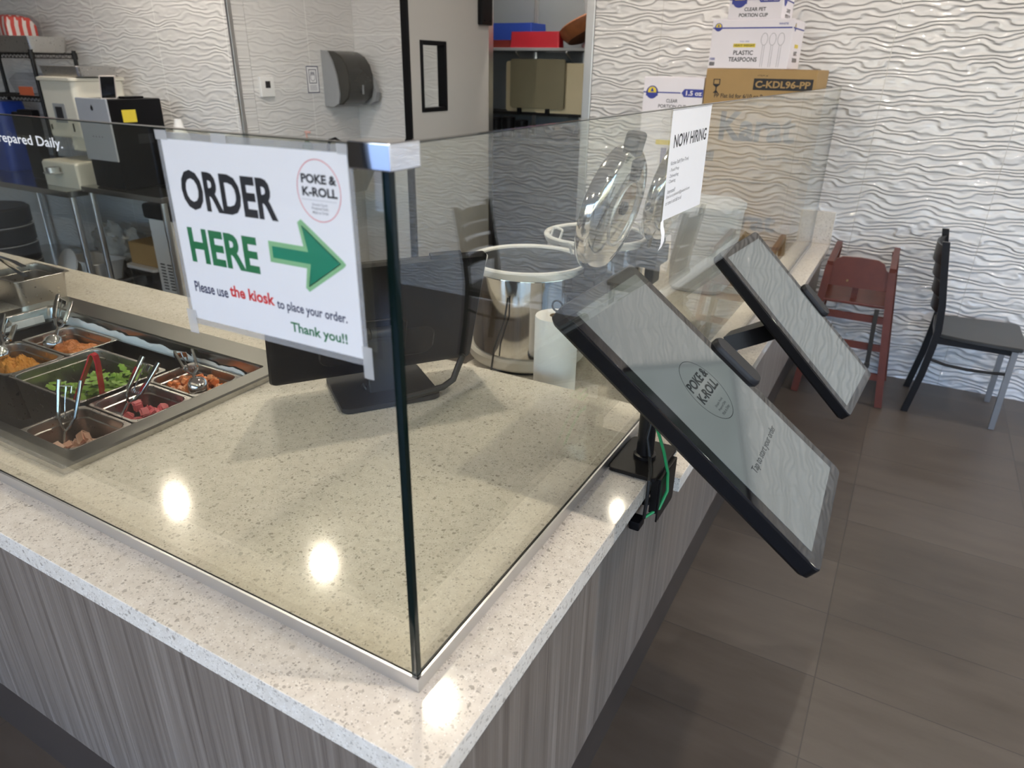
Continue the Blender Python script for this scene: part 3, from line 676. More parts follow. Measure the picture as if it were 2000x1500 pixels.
# red tongs
b = MB()
def strip(pts, wdir, w_, th):
    lo = []
    for i, p in enumerate(pts):
        p = Vector(p); a = Vector(pts[max(0, i - 1)]); c = Vector(pts[min(len(pts) - 1, i + 1)]); t_ = (c - a).normalized(); wd = Vector(wdir).normalized(); n_ = t_.cross(wd).normalized()
        lo.append([p + wd * w_ / 2 + n_ * th / 2, p - wd * w_ / 2 + n_ * th / 2, p - wd * w_ / 2 - n_ * th / 2, p + wd * w_ / 2 - n_ * th / 2])
    return lo
wd_ = Vector((.55, -.78, .2))
b.loft(strip([(-1.415, .352, .800), (-1.392, .372, .86), (-1.358, .397, .938), (-1.352, .401, .954), (-1.347, .404, .959), (-1.343, .407, .954), (-1.344, .409, .93), (-1.354, .409, .86), (-1.364, .407, .800)], wd_, .026, .0035))
solo('serving_tongs', b, REDP, 'red plastic serving tongs standing in the leafy greens', 'tongs')
# spare pan with tongs, bowls
pan(-2.30, -2.085, .605, .79, .985, .094, 'small empty steel pan standing on the worktop behind the well')
solo('steel_tongs', MB().loft(strip([(-2.36, .70, 1.013), (-2.26, .685, 1.000), (-2.19, .672, .993), (-2.12, .66, .987)], (.1, 1, 0), .016, .0025)).loft(strip([(-2.36, .70, 1.017), (-2.26, .70, 1.012), (-2.19, .695, 1.005)], (.1, 1, 0), .016, .0025)), POLISH, 'steel tongs lying across the small empty pan', 'tongs')
bp0 = None
for i in range(4):
    bb = MB().lathe([(.045, 0), (.075, .035), (.088, .075), (.0905, .077), (.0885, .079), (.085, .075), (.073, .037), (.043, .004)], 36)
    lab = ['lowest steel mixing bowl of the stack at the left edge', 'second steel mixing bowl up in the stack at the left edge', 'third steel mixing bowl up in the stack at the left edge', 'topmost steel mixing bowl of the stack at the left edge'][i]
    bb.v = [(v[0] - 2.235, v[1] + .50, v[2] + H + .0005 + i * .0145) for v in bb.v]
    solo('mixing_bowl', bb, POLISH, lab, 'bowl', 'stacked steel bowls')

# ------------------------------------------------------------------ cashier's monitor seen from behind
t = thing('cashier_monitor', 'black cashier monitor seen from behind on a square stand inside the glass corner', 'monitor', (-.655, .735, H))
th = math.radians(54); e1 = Vector((math.cos(th), math.sin(th), 0)); n0 = Vector((e1.y, -e1.x, 0))
bc = Vector((-.655, .732, H))
fb_ = frame(bc, e1, n0 * -1)              # x along the width, y away from us, z up
b = MB().loft([rr(-.123, .123, -.108, .108, .02, .0008, 5), rr(-.125, .125, -.11, .11, .02, .003, 5), rr(-.125, .125, -.11, .11, .02, .014, 5), rr(-.121, .121, -.106, .106, .018, .0165, 5)], mat=fb_)
obj('base', b, DGR, t)
b = MB().loft([rr(-.043, .043, -.042, -.012, .006, .0166, 3), rr(-.041, .041, -.040, -.012, .006, .10, 3), rr(-.040, .040, -.038, -.010, .006, .158, 3)], mat=fb_)
obj('column', b, DGR, t)
b = MB()
for s_ in (-1, 1): b.tube([fb_ @ Vector((s_ * .044, -.018, .017)), fb_ @ Vector((s_ * .05, -.012, .03)), fb_ @ Vector((s_ * .05, 0.005, .017))], .004, 6)
obj('side_brace', b, DGR, t)
tl = math.radians(22); up = Z * math.cos(tl) + n0 * math.sin(tl); nm = n0 * math.cos(tl) - Z * math.sin(tl)   # nm points to us, out of the back
q1 = Vector((-.655, .732, H + .050)) - n0 * .060 + up * -.0165                              # lower edge, middle
mf = frame(q1, e1, up)                        # z = out of the back
wM, hM = .268, .345
b = MB().loft([rr(-wM, wM, 0, hM, .012, -.006, 5), rr(-wM - .001, wM + .001, -.001, hM + .001, .012, .004, 5), rr(-wM + .004, wM - .004, .004, hM - .004, .012, .012, 5), rr(-wM + .03, wM - .03, .03, hM - .03, .03, .019, 5)], mat=mf)
obj('housing', b, BLK, t)
obj('screen', MB().loft([rr(-wM + .008, wM - .008, .008, hM - .008, .004, -.0062, 2), rr(-wM + .008, wM - .008, .008, hM - .008, .004, -.0075, 2)], mat=mf), BEZ, t)
b = MB(); 
pts = [(-.068, .085), (-.068, .17), (-.055, .185), (.055, .185), (.068, .17), (.068, .085)]
b.tube([mf @ Vector((x_, y_, .021)) for x_, y_ in pts], .0035, 6)
b.loft([rr(-.15, .15, .05, .145, .03, .0185, 5), rr(-.145, .145, .055, .14, .03, .023, 5)], mat=mf)
obj('rear_cover', b, BLKM, t)
b = MB()
for s_ in (-1, 0, 1):
    w_ = .026 if s_ == 0 else .0075; c_ = s_ * .036
    p_ = fb_ @ Vector((c_ - w_, -.026, .166)); q_ = fb_ @ Vector((c_ + w_, -.026, .166)); b.cyl(p_, q_, .0165 if s_ else .0155, n=20)
b.box(-.043, .043, -.040, -.011, .150, .160, .002, mat=fb_)
b.box(-.03, .03, .10, .15, .019, .034, .004, mat=mf)
obj('hinge', b, DGR, t)
lo = Vector((-.095, .255)); 
b = MB(); ln = MATS.get('x')
cxl, cyl_ = -.07, .242
obj('round_emblem', MB().add(*(lambda q: (q.v, q.f))(annulus(cxl, cyl_, .029, .029, .011, mf @ Vector((0, 0, .0192)), e1, up))).add(*(lambda q: (q.v, q.f))(MB().tube([mf @ Vector((cxl + x_, cyl_ + y_, .0196)) for x_, y_ in ((-.008, -.008), (.008, -.008), (.010, -.006), (.010, .006), (.008, .008), (-.008, .008), (-.010, .006), (-.010, -.006))], .0018, 5, True))), M('emblem_grey', (0.13, 0.13, 0.14), .4, noise=.05), t)
obj('camera_bar', MB().box(.12, .20, hM - .001, hM + .010, -.006, .010, .003, mat=mf), BLK, t)
obj('cable', MB().tube([(-.555, .665, H + .0255), (-.525, .72, H + .026), (-.493, .775, H + .030), (-.478, .80, H + .045), (-.473, .815, H + .075), (-.470, .83, H + .098)], .0085, 10).sphere((-.470, .83, H + .098), .0088), RUB, t)

# ------------------------------------------------------------------ rice warmers
def warmer(y, cx, label):
    t = thing('rice_warmer', label, 'rice warmer', (cx, y, L), 'rice warmers on the low counter'); c = (cx, y, L)
    obj('foot_ring', MB().lathe([(.15, .001), (.165, .001), (.168, .018), (.15, .018)], 48, c, cap=False), RUB, t)
    obj('base_band', MB().lathe([(.15, .0181), (.192, .020), (.199, .028), (.199, .052), (.193, .060), (.183, .061)], 56, c, cap=False), M('stone_plastic', (0.60, 0.575, 0.52), .35, noise=.03), t)
    obj('body', MB().lathe([(.183, .0612), (.186, .065), (.186, .318), (.184, .322)], 64, c, cap=False), POLISH, t)
    obj('collar', MB().lathe([(.184, .3222), (.192, .323), (.198, .337), (.200, .345), (.197, .350), (.190, .352), (.180, .347), (.178, .342)], 64, c, cap=False), WHP, t)
    obj('inner_pot', MB().lathe([(.178, .3415), (.1775, .30), (.172, .14), (.14, .11), (.001, .108)], 56, c, cap=False), M('pot_grey', (0.16, 0.16, 0.165), .45, noise=.05), t)
    for a in (math.radians(232), math.radians(52)):
        ctr = Vector((cx + .176 * math.cos(a), y + .176 * math.sin(a), L + .340)); td = Vector((-math.sin(a), math.cos(a), 0)); rd = Vector((math.cos(a), math.sin(a), 0))
        obj('bail_handle', MB().tube([ctr - td * .036, ctr - td * .036 + Z * .034 - rd * .012, ctr - td * .032 + Z * .038 - rd * .014, ctr + td * .032 + Z * .038 - rd * .014, ctr + td * .036 + Z * .034 - rd * .012, ctr + td * .036], .0045, 8), WHP, t)
    for a in (math.radians(250), math.radians(60)):
        p_ = Vector((cx + .1945 * math.cos(a), y + .1945 * math.sin(a), L + .330)); obj('screw', MB().cyl(p_, p_ + Vector((math.cos(a), math.sin(a), 0)) * .004, .006, n=10), ALU, t)
    obj('hanging_cord', MB().tube([(cx + .03, y - .192, L + .27), (cx + .026, y - .205, L + .20), (cx - .01, y - .206, L + .10), (cx - .022, y - .2075, L + .012)], .0032, 6), RUB, t)
    # hinge at the customer side and the lid standing open on it
    hx = cx + .205
    h_ = MB().box(hx - .018, hx + .062, y - .075, y + .075, L + .262, L + .330, .008).box(hx + .012, hx + .052, y - .055, y + .055, L + .33, L + .378, .008).box(hx + .01, hx + .045, y - .045, y + .045, L + .19, L + .262, .01)
    obj('hinge', h_, BLK, t)
    al = math.radians(100)                    # lid leans past vertical over the hinge
    od = Vector((math.cos(PI - al), 0, math.sin(PI - al))); od = Vector((math.sin(math.radians(13)), 0, math.cos(math.radians(13))))
    nz = Vector((od.z, 0, -od.x))             # out of the lid's upper face, towards the customers
    lc = Vector((hx + .014, y, L + .352)) + od * .192
    lm = frame(lc, od, Y * -1, nz)
    lm = Matrix((od, nz.cross(od), nz)).transposed().to_4x4(); lm.translation = lc
    ld = obj('lid', MB().lathe([(.001, -.006), (.150, -.006), (.160, -.016), (.172, -.018), (.186, -.012), (.191, .0), (.191, .022), (.186, .032), (.168, .046), (.130, .052), (.001, .054)], 64, (0, 0, 0), lm), POLISH, t)
    obj('lid_ring', MB().ring(.098, .0045, (0, 0, .0535), 48, 8, lm), ALU, ld)
    obj('steam_vent', MB().lathe([(.020, .0541), (.020, .060), (.014, .064), (.001, .064)], 20, (.02, 0.02, 0), lm), BLK, ld)
    hb = MB().box(.150, .232, -.034, .034, .000, .046, .012, 3, lm).box(.10, .165, -.022, .022, .046, .064, .006, 2, lm)
    obj('lid_handle', hb, DGR, ld)
    obj('cord', MB().tube([(cx - .19, y - .06, L + .03), (cx - .235, y - .05, L + .012), (cx - .25, y + .04, L + .006), (cx - .22, y + .14, L + .006)], .005, 8), RUB, t)
    return t
warmer(1.455, -.612, 'steel rice warmer with lid open, nearest to the cashier monitor')
warmer(1.93, -.575, 'second steel rice warmer with lid open, behind the first')
# paper towel
solo('paper_towel_holder', MB().lathe([(.072, 0), (.074, .004), (.070, .008), (.001, .008)], 32, (-.357, 1.145, L)).cyl((-.357, 1.145, L + .008), (-.357, 1.145, L + .30), .004, n=10).ring(.0155, .0028, (0, 0, 0), 24, 6, frame((-.357, 1.145, L + .3155), (1, 0, 0), (0, 0, 1))), BLKM, 'black wire holder looping out of the paper towel roll', 'paper towel holder')
t = thing('paper_towel_roll', 'white paper towel roll standing in front of the steel rice warmers', 'paper towel', (-.357, 1.145, L + .0085))
obj('towel', MB().lathe([(.0205, .0005), (.060, .0005), (.0615, .003), (.0615, .2765), (.060, .279), (.0205, .279)], 48, (-.357, 1.145, L + .0085), cap=False), M('paper_towel', (0.92, 0.92, 0.92), .9, noise=.03, nscale=200, bump=.0006), t)
obj('core', MB().lathe([(.0204, .0), (.0204, .2785), (.0185, .2785), (.0185, 0)], 32, (-.357, 1.145, L + .0085), cap=False), KRAFT, t)

# ------------------------------------------------------------------ self-order kiosks
SCR = screenmat('kiosk_screen', (0.62, 0.70, 0.70), .17)
LOGO_INK = M('screen_ink', (0.012, 0.016, 0.02), .1, noise=.05)
def kiosk(c, u, v, n, pole, zt, label, lettered, bez):
    t = thing('order_kiosk', label, 'kiosk', (pole[0], pole[1], zt), 'tilted order kiosks')
    c, u, v, n = Vector(c), Vector(u).normalized(), Vector(v).normalized(), Vector(n).normalized()
    m = Matrix((v, u * -1, n)).transposed().to_4x4(); m.translation = c          # x across, y up the screen, z out of it
    hw, hh = .1845, .301
    ho = obj('housing', MB().loft([rr(-hw + .006, hw - .006, -hh + .006, hh - .006, .012, -.034, 4), rr(-hw, hw, -hh, hh, .014, -.027, 4), rr(-hw, hw, -hh, hh, .014, -.0035, 4), rr(-hw + .0015, hw - .0015, -hh + .0015, hh - .0015, .013, -.002, 4)], mat=m), BLK, t)
    obj('cover_glass', MB().loft([rr(-hw + .002, hw - .002, -hh + .002, hh - .002, .012, -.0019, 4), rr(-hw + .002, hw - .002, -hh + .002, hh - .002, .012, -.0006, 4), rr(-hw + .003, hw - .003, -hh + .003, hh - .003, .012, 0, 4)], mat=m), BEZ, t)
    s = obj('screen', MB().loft([rr(-.155, .155, -.2755, .2755, .002, .0001, 2), rr(-.155, .155, -.2755, .2755, .002, .0004, 2)], mat=m), SCR, t)
    pp = lambda x_, y_: m @ Vector((x_, y_, .0005))
    if lettered:
        text('POKE &', s, LOGO_INK, pp(-.052, .032), v, u * -1, .021, .108, bold=.03)
        text('K-ROLL', s, LOGO_INK, pp(-.052, .004), v, u * -1, .021, .108, bold=.03)
        for i, w_ in enumerate(('Simple Food.', 'Prepared Daily.', 'Made to Order.')): text(w_, s, LOGO_INK, pp(-.024, -.018 - i * .009), v, u * -1, .0062, .048)
        obj('logo_ring', annulus(0, .018, .064, .067, .0012, pp(0, 0), v, u * -1, .0002), LOGO_INK, s)
        text('Tap to start your order', s, LOGO_INK, pp(0, -.141), v, u * -1, .018, .196, align='C')
    rm = m @ Matrix.Translation((hw + .006, 0, 0))
    obj('card_reader', MB().loft([rr(-.012, .030, -.060, .060, .020, -.030, 6), rr(-.016, .034, -.064, .064, .022, -.022, 6), rr(-.016, .034, -.064, .064, .022, .004, 6), rr(-.012, .030, -.060, .060, .020, .011, 6)], mat=rm), DGR, t)
    # post on a clamp plate
    px, py = pole
    obj('base_plate', MB().loft([rr(px - .051, px + .048, py - .078, py + .075, .010, zt + .0006, 4), rr(px - .053, px + .050, py - .080, py + .077, .011, zt + .002, 4), rr(px - .053, px + .050, py - .080, py + .077, .011, zt + .009, 4), rr(px - .051, px + .048, py - .078, py + .075, .010, zt + .0105, 4)]), BLKM, t)
    ptop = zt + (.205 if lettered else .165)
    obj('post', MB().lathe([(.024, .0106), (.024, .018), (.0185, .020), (.0185, .135), (.0185, ptop - zt)], 24, (px, py, zt)).cyl((px - .0, py, ptop - .02), (px, py, ptop + .004), .0215, n=20), BLKM, t)
    obj('slot', MB().box(px + .0165, px + .0195, py - .012, py + .006, zt + .132, zt + .165, .001).box(px - .008, px + .012, py - .0195, py - .0165, zt + .128, zt + .16, .001), GRYP, t)
    back = c - n * .036; kn = Vector((px, py, ptop))
    b = MB(); 
    am = (back - kn); ax = am.normalized(); sd = v; tz = ax.cross(sd).normalized(); am_ = Matrix((ax, sd, tz)).transposed().to_4x4(); am_.translation = kn
    ln = am.length
    b.loft([[am_ @ Vector((x_, y_, z_)) for y_, z_ in ((-w_, -.026), (w_, -.026), (w_, .026), (-w_, .026))] for x_, w_ in ((-.015, .034), (ln * .5, .046), (ln - .006, .052))])
    b.box(-.062, .062, -.062, .062, -.044, -.0345, .003, mat=m)
    for s_ in (-1, 1): b.cyl(m @ Vector((s_ * .05, .0, -.060)), m @ Vector((s_ * .03, 0, -.060)), .012, n=14)
    b.box(-.056, -.046, -.045, .045, -.075, -.034, .002, mat=m).box(.046, .056, -.045, .045, -.075, -.034, .002, mat=m)
    obj('tilt_arm', b, BLKM, t)
    gx = OX + .004
    b = MB().box(gx + .016, gx + .020, py - .060, py + .050, zt - .105, zt + .0005, .0012).box(gx, gx + .0159, py - .060, py - .056, zt - .085, zt + .0003, .001).box(gx, gx + .0159, py + .046, py + .050, zt - .105, zt + .0003, .001).box(gx + .0005, gx + .020, py - .060, py + .050, zt - .0035, zt + .0004, .001)
    b.box(gx - .040, gx + .0005, py - .03, py + .03, zt - .062, zt - .056, .001).cyl((gx - .026, py, zt - .10), (gx - .026, py, zt - .046), .006, n=12).cyl((gx - .026, py, zt - .104), (gx - .026, py, zt - .096), .013, n=14)
    obj('edge_clamp', b, BLKM, t)
    if lettered:
        g_ = obj('green_cord', MB().tube([(px + .019, py - .008, zt + .128), (px + .026, py - .022, zt + .118), (px + .036, py - .02, zt + .118), (px + .030, py + .01, zt + .13), (px + .012, py + .02, zt + .136)], .0034, 8)
             .tube([(px + .018, py - .012, zt + .10), (px + .030, py - .020, zt + .085), (px + .046, py - .02, zt + .045), (px + .060, py - .022, zt + .000), (px + .066, py - .03, zt - .04), (px + .058, py - .05, zt - .075), (px + .036, py - .072, zt - .092)], .0034, 8), GREENC, t); g_['label'] = 'green network cord'
        obj('power_cord', MB().tube([(px + .012, py - .018, zt + .105), (px + .010, py - .027, zt + .07), (px + .020, py - .030, zt + .03), (px + .032, py - .055, zt + .014), (px + .040, py - .085, zt + .006), (px + .042, py - .092, zt - .03), (px + .038, py - .085, zt - .085)], .0038, 8), RUB, t)
        obj('cable_clip', MB().box(px + .012, px + .036, py - .105, py - .07, zt - .11, zt - .088, .004), BLK, t)
    return t
kiosk((.195, .664, 1.109), (.798, .007, -.603), (-.021, 1, -.016), (.602, .026, .798), (.055, .742), H, 'tilted black order kiosk on the near counter with a logo on its lit screen', True, 0)
kiosk((.217, 1.692, .968), (.731, -.056, -.680), (.082, .997, .006), (.677, -.06, .733), (.055, 1.54), L, 'farther tilted black order kiosk on the lower counter, plain pale screen', False, 0)

# ------------------------------------------------------------------ cartons by the rear wall
def carton(label, x0, x1, y0, y1, z0, z1, mat, grp=None):
    t = thing('carton', label, 'box', ((x0 + x1) / 2, (y0 + y1) / 2, z0), grp)
    b = obj('carton_body', MB().box(x0, x1, y0, y1, z0, z1, .003), mat, t)
    obj('top_flap', MB().box(x0 + .002, x1 - .002, y0 + .002, (y0 + y1) / 2 - .0015, z1 + .0002, z1 + .003, .0006).box(x0 + .002, x1 - .002, (y0 + y1) / 2 + .0015, y1 - .002, z1 + .0002, z1 + .003, .0006), mat, t)
    return t, b
F = lambda x0, y0, z0: (lambda u, v: Vector((x0 + u, y0 - .0002, z0 + v)))
def badge(par, o, R, U, s):
    obj('round_badge', flat(circ(0, 0, s, s), o, R, U, .0004), BLUE, par); obj('round_badge', flat(circ(0, s * .18, s * .72, s * .66), o, R, U, .0009), YEL, par)
    obj('badge_band', flat(rect(-s * 1.02, s * 1.02, -s * .55, -s * .05), o, R, U, .0013), BLUE, par)
    obj('badge_leaf', flat([(-.3 * s, .1 * s), (0, .75 * s), (.3 * s, .1 * s)], o, R, U, .0013), BLUE, par)
# lower and upper kraft cartons
yb = 3.45
DINK = M('carton_ink', (0.012, 0.012, 0.014), .6, noise=.1)
t, b = carton('lower brown carton standing on the low worktop by the rear wall', -.63, -.085, yb, 3.86, L + .001, 1.175, KRAFT, 'stacked brown cartons')
f = F(-.63, yb, L)
text('250 pieces Paper Food Container', b, DINK, f(.03, .365), X, Z, .020, .48); text('Karat', b, DINK, f(.105, .12), X, Z, .105, .36, bold=.03); text('Plant Based', b, DINK, f(.36, .03), X, Z, .022, .16, bold=.01)
t, b = carton('upper brown carton lettered C-KDL96-PP, under the white spoon box', -.635, -.085, yb, 3.86, 1.1785, 1.665, KRAFT, 'stacked brown cartons')
f = F(-.635, yb, 1.1785)
obj('black_panel', flat(rect(.248, .535, .392, .446), f(0, 0), X, Z), DINK, b)
text('C-KDL96-PP', b, KRAFT, f(.258, .402), X, Z, .034, .266, bold=.03, lift=.001)
text('ITEM #', b, DINK, f(.265, .455), X, Z, .008, .05)
text('PP Flat lid for 6/10 oz Paper Food Container', b, DINK, f(.055, .344), X, Z, .027, .47, bold=.015); text('1,000 pieces', b, DINK, f(.22, .314), X, Z, .02, .14)
text('Karat', b, DINK, f(.105, .140), X, Z, .145, .385, bold=.03); text('25 Plant Based', b, DINK, f(.33, .055), X, Z, .022, .2, bold=.01)
obj('barcode', (lambda q: [q.add(*(lambda z_: (z_.v, z_.f))(flat(rect(.02 + i * .006, .0235 + i * .006 + (i % 3) * .0008, .03, .085), f(0, 0), X, Z))) for i in range(12)] and q)(MB()), DINK, b)
gl = [(.045, .372), (.075, .372), (.063, .385), (.063, .40), (.078, .412), (.078, .44), (.042, .44), (.042, .412), (.057, .40), (.057, .385)]
obj('glass_symbol', flat(gl, f(0, 0), X, Z), DINK, b); obj('glass_symbol', flat(rect(.047, .073, .416, .436), f(0, 0), X, Z, .0008), KRAFT, b)
b2 = obj('dark_tape', MB().box(-.25, -.10, yb + .03, yb + .09, 1.6684, 1.6690), M('maroon_tape', (0.12, 0.02, 0.03), .5, noise=.1), t)
# spoon carton
x0, x1, y0 = -.635, -.238, yb + .01; z0, z1 = 1.6695, 1.893
t, b = carton('white teaspoon carton standing on the tall brown carton', x0, x1, y0, 3.80, z0, z1, CARDW, 'white cartons by the rear wall')
f = F(x0, y0, z0)
obj('blue_stripe', flat(rect(0.004, .393, .183, .189), f(0, 0), X, Z), BLUE, b); badge(b, f(.032, .19), X, Z, .019)
text('WHITE', b, BLUE, f(.327, .199), X, Z, .009, .045, bold=.02)
obj('yellow_band', flat(rect(.118, .228, .098, .115), f(0, 0), X, Z), YEL, b); text('HEAVY WEIGHT', b, DINK, f(.121, .1015), X, Z, .0105, .104, bold=.02, lift=.001)
text('FULL SIZE', b, BLUE, f(.150, .122), X, Z, .006, .045)
text('PLASTIC', b, DINK, f(.123, .063), X, Z, .021, .098, bold=.02); text('TEASPOONS', b, DINK, f(.102, .032), X, Z, .021, .142, bold=.02)
text('1000', b, BLUE, f(.006, .038), X, Z, .012, .026, bold=.02)
obj('barcode', (lambda q: [q.add(*(lambda z_: (z_.v, z_.f))(flat(rect(.006 + i * .003, .0078 + i * .003, .012, .030), f(0, 0), X, Z))) for i in range(9)] and q)(MB()), DINK, b)
spb = MB()
for k_ in range(3):
    cx_ = .268 + k_ * .040
    q = annulus(cx_, .135, .0165, .028, .0016, f(0, 0), X, Z); spb.add(q.v, q.f)
    for dx_ in (-.0045, .0045): q = flat(rect(cx_ + dx_ - .0007, cx_ + dx_ + .0007, .008, .108), f(0, 0), X, Z); spb.add(q.v, q.f)
obj('spoon_drawing', spb, GREYINK, b)
sf = lambda v_, w_: Vector((x1 + .0002, y0 + v_, z0 + w_))
obj('blue_stripe', flat(rect(.004, .336, .183, .189), sf(0, 0), Y, Z), BLUE, b); badge(b, sf(.06, .19), Y, Z, .019)
obj('yellow_band', flat(rect(.12, .22, .098, .115), sf(0, 0), Y, Z), YEL, b); text('PLASTIC', b, DINK, sf(.12, .063), Y, Z, .02, .095, bold=.02); text('TEASPOONS', b, DINK, sf(.1, .032), Y, Z, .02, .14, bold=.02)
# lid carton on top
x0, x1 = -.565, -.305; z0, z1 = 1.8965, 2.09
t, b = carton('white portion cup carton topmost of the tall stack, cut by the frame', x0, x1, y0 + .005, 3.76, z0, z1, CARDW, 'white cartons by the rear wall')
f = F(x0, y0 + .005, z0)
text('PORTION CUP', b, DINK, f(.055, .008), X, Z, .0165, .14, bold=.02); text('CLEAR PET', b, DINK, f(.078, .034), X, Z, .0165, .105, bold=.02)
obj('blue_stripe', flat(rect(0, .26, .083, .089), f(0, 0), X, Z), BLUE, b); obj('blue_stripe', flat([(.142, .086), (.152, .072), (.24, .072), (.25, .086), (.24, .1), (.152, .1)], f(0, 0), X, Z, .0008), BLUE, b)
text('PCL-M LID', b, CARDW, f(.155, .078), X, Z, .014, .085, bold=.03, lift=.0016); badge(b, f(.05, .085), X, Z, .036)
sf = lambda v_, w_: Vector((x1 + .0002, y0 + .005 + v_, z0 + w_))
obj('blue_stripe', flat(rect(.004, .296, .083, .089), sf(0, 0), Y, Z), BLUE, b); badge(b, sf(.06, .09), Y, Z, .034); text('CLEAR PET', b, DINK, sf(.12, .034), Y, Z, .0165, .1, bold=.02); text('PORTION CUP', b, DINK, sf(.10, .008), Y, Z, .0165, .14, bold=.02)
# left stack
x0, x1 = -.972, -.640; z0, z1 = 1.345, 1.62
t, b = carton('white 1.5 oz portion cup carton left of the brown cartons', x0, x1, yb, 3.80, z0, z1, CARDW, 'white cartons by the rear wall')
f = F(x0, yb, z0)
obj('blue_stripe', flat(rect(0, .21, .197, .203), f(0, 0), X, Z), BLUE, b); obj('blue_stripe', flat([(.215, .2), (.230, .180), (.332, .180), (.332, .220), (.230, .220)], f(0, 0), X, Z, .0008), BLUE, b)
text('1.5 oz', b, CARDW, f(.240, .188), X, Z, .024, .086, bold=.03, lift=.0016); badge(b, f(.05, .20), X, Z, .033)
text('CLEAR', b, DINK, f(.135, .150), X, Z, .018, .062, bold=.01); text('PORTION CUP', b, DINK, f(.092, .122), X, Z, .018, .155, bold=.01)
text('2500', b, BLUE, f(.29, .02), X, Z, .03, .03, bold=.02)
obj('cup_drawing', annulus(.17, .055, .05, .022, .002, f(0, 0), X, Z), GREYINK, b)
x0, x1 = -.975, -.655; z0, z1 = L + .001, 1.340
t, b = carton('pale fork carton under the 1.5 oz cup carton', x0, x1, yb, 3.80, z0, z1, CARDW, 'white cartons by the rear wall')
f = F(x0, yb, z0)
obj('yellow_band', flat(rect(.1, .31, .535, .56), f(0, 0), X, Z), YEL, b)
fk = MB()
for k_ in range(3):
    for d_ in (-.012, -.004, .004, .012): q = flat(rect(.15 + k_ * .05 + d_ - .002, .15 + k_ * .05 + d_ + .002, .45, .52), f(0, 0), X, Z); fk.add(q.v, q.f)
    q = flat(rect(.15 + k_ * .05 - .014, .15 + k_ * .05 + .014, .43, .45), f(0, 0), X, Z); fk.add(q.v, q.f); q = flat(rect(.15 + k_ * .05 - .004, .15 + k_ * .05 + .004, .30, .43), f(0, 0), X, Z); fk.add(q.v, q.f)
obj('fork_drawing', fk, BLUE, b)
# frosted tub
t = thing('storage_tub', 'frosted white plastic tub on the low worktop behind the hiring notice', 'tub', (-.335, 2.62, L))
FRO = M('frosted_plastic', (0.72, 0.73, 0.77), .4, noise=.03, alpha=.9)
obj('tub_body', MB().loft([rr(-.44, -.22, 2.52, 2.73, .05, L + .0012, 6), rr(-.455, -.205, 2.505, 2.745, .06, L + .02, 6), rr(-.47, -.19, 2.49, 2.76, .06, L + .36, 6)]), FRO, t)
obj('tub_lid', MB().loft([rr(-.475, -.185, 2.485, 2.765, .062, L + .3602, 6), rr(-.475, -.185, 2.485, 2.765, .062, L + .385, 6), rr(-.45, -.21, 2.51, 2.74, .055, L + .402, 6)]), FRO, t)

# ------------------------------------------------------------------ things on the kitchen walls
WX = -3.257
t = thing('thermostat', 'small white wall thermostat with a dark display on the tiled wall', 'thermostat', (WX, 2.855, 1.46))
obj('case', MB().box(WX + .0005, WX + .022, 2.80, 2.912, 1.462, 1.578, .006), WHP, t)
obj('display', MB().box(WX + .022, WX + .0235, 2.838, 2.878, 1.515, 1.555, .001), DGR, t)
t = thing('wall_notice', 'small white notice with navy border left of the towel dispenser', 'notice', (WX, 3.276, 1.475))
b = obj('paper', MB().box(WX + .0005, WX + .002, 3.219, 3.334, 1.475, 1.647), PAPER, t)
O_ = Vector((WX + .0021, 3.219, 1.475))
bd = MB()
for q in (rect(.002, .113, .002, .008), rect(.002, .113, .164, .170), rect(.002, .008, .008, .164), rect(.107, .113, .008, .164)): z_ = flat(q, O_, Y, Z); bd.add(z_.v, z_.f)
for q in (rect(.022, .093, .062, .067), rect(.022, .027, .067, .150), rect(.088, .093, .067, .150), rect(.022, .093, .145, .150)): z_ = flat(q, O_, Y, Z); bd.add(z_.v, z_.f)
obj('printed_border', bd, NAVY, b)
pic = MB()
for q in ([(.035, .075), (.08, .075), (.085, .11), (.06, .135), (.03, .11)], ): z_ = annulus(.0575, .102, .022, .026, .003, O_, Y, Z); pic.add(z_.v, z_.f)
for a in range(4): z_ = flat(rect(.04 + a * .01, .044 + a * .01, .112, .135), O_, Y, Z); pic.add(z_.v, z_.f)
for a in range(4): z_ = flat(rect(.025, .09, .02 + a * .009, .022 + a * .009), O_, Y, Z); pic.add(z_.v, z_.f)
obj('hand_drawing', pic, NAVY, b)
# towel dispenser
t = thing('towel_dispenser', 'smoked grey paper towel dispenser mounted on the white tiled wall', 'towel dispenser', (WX, 3.53, 1.39))
y0, y1 = 3.375, 3.69
bk = MB()
prof = [(0, 0), (.075, -.005), (.125, .02), (.138, .08), (.122, .20), (.09, .29), (.055, .345), (.0, .352)]
bk.loft([[(WX + .001 + a, y_, 1.392 + c) for a, c in prof] for y_ in (y0, y1)])
obj('back_case', bk, GRYP, t)
cvp = [(.07, .005), (.15, .012), (.205, .055), (.225, .12), (.225, .20), (.205, .265), (.165, .315), (.10, .345), (.045, .349)]
obj('cover', MB().loft([[(WX + a * s_ + (1 - s_) * .08, y_, 1.392 + c * s_ + (1 - s_) * .17) for a, c in cvp] for y_, s_ in ((y0 + .012, .96), (y0 + .02, 1), (y1 - .06, 1), (y1 - .05, .97))]), SMOKE, t)
obj('end_cheek', MB().loft([[(WX + .004 + a, y_, 1.392 + c) for a, c in [(0, .02), (.15, .0), (.225, .03), (.242, .09), (.20, .18), (.02, .19)]] for y_ in (y1 - .049, y1 - .004)]), GRYP, t)
obj('paper_roll', MB().cyl((WX + .10, y0 + .02, 1.56), (WX + .10, y1 - .07, 1.56), .075, n=24), PAPER, t)
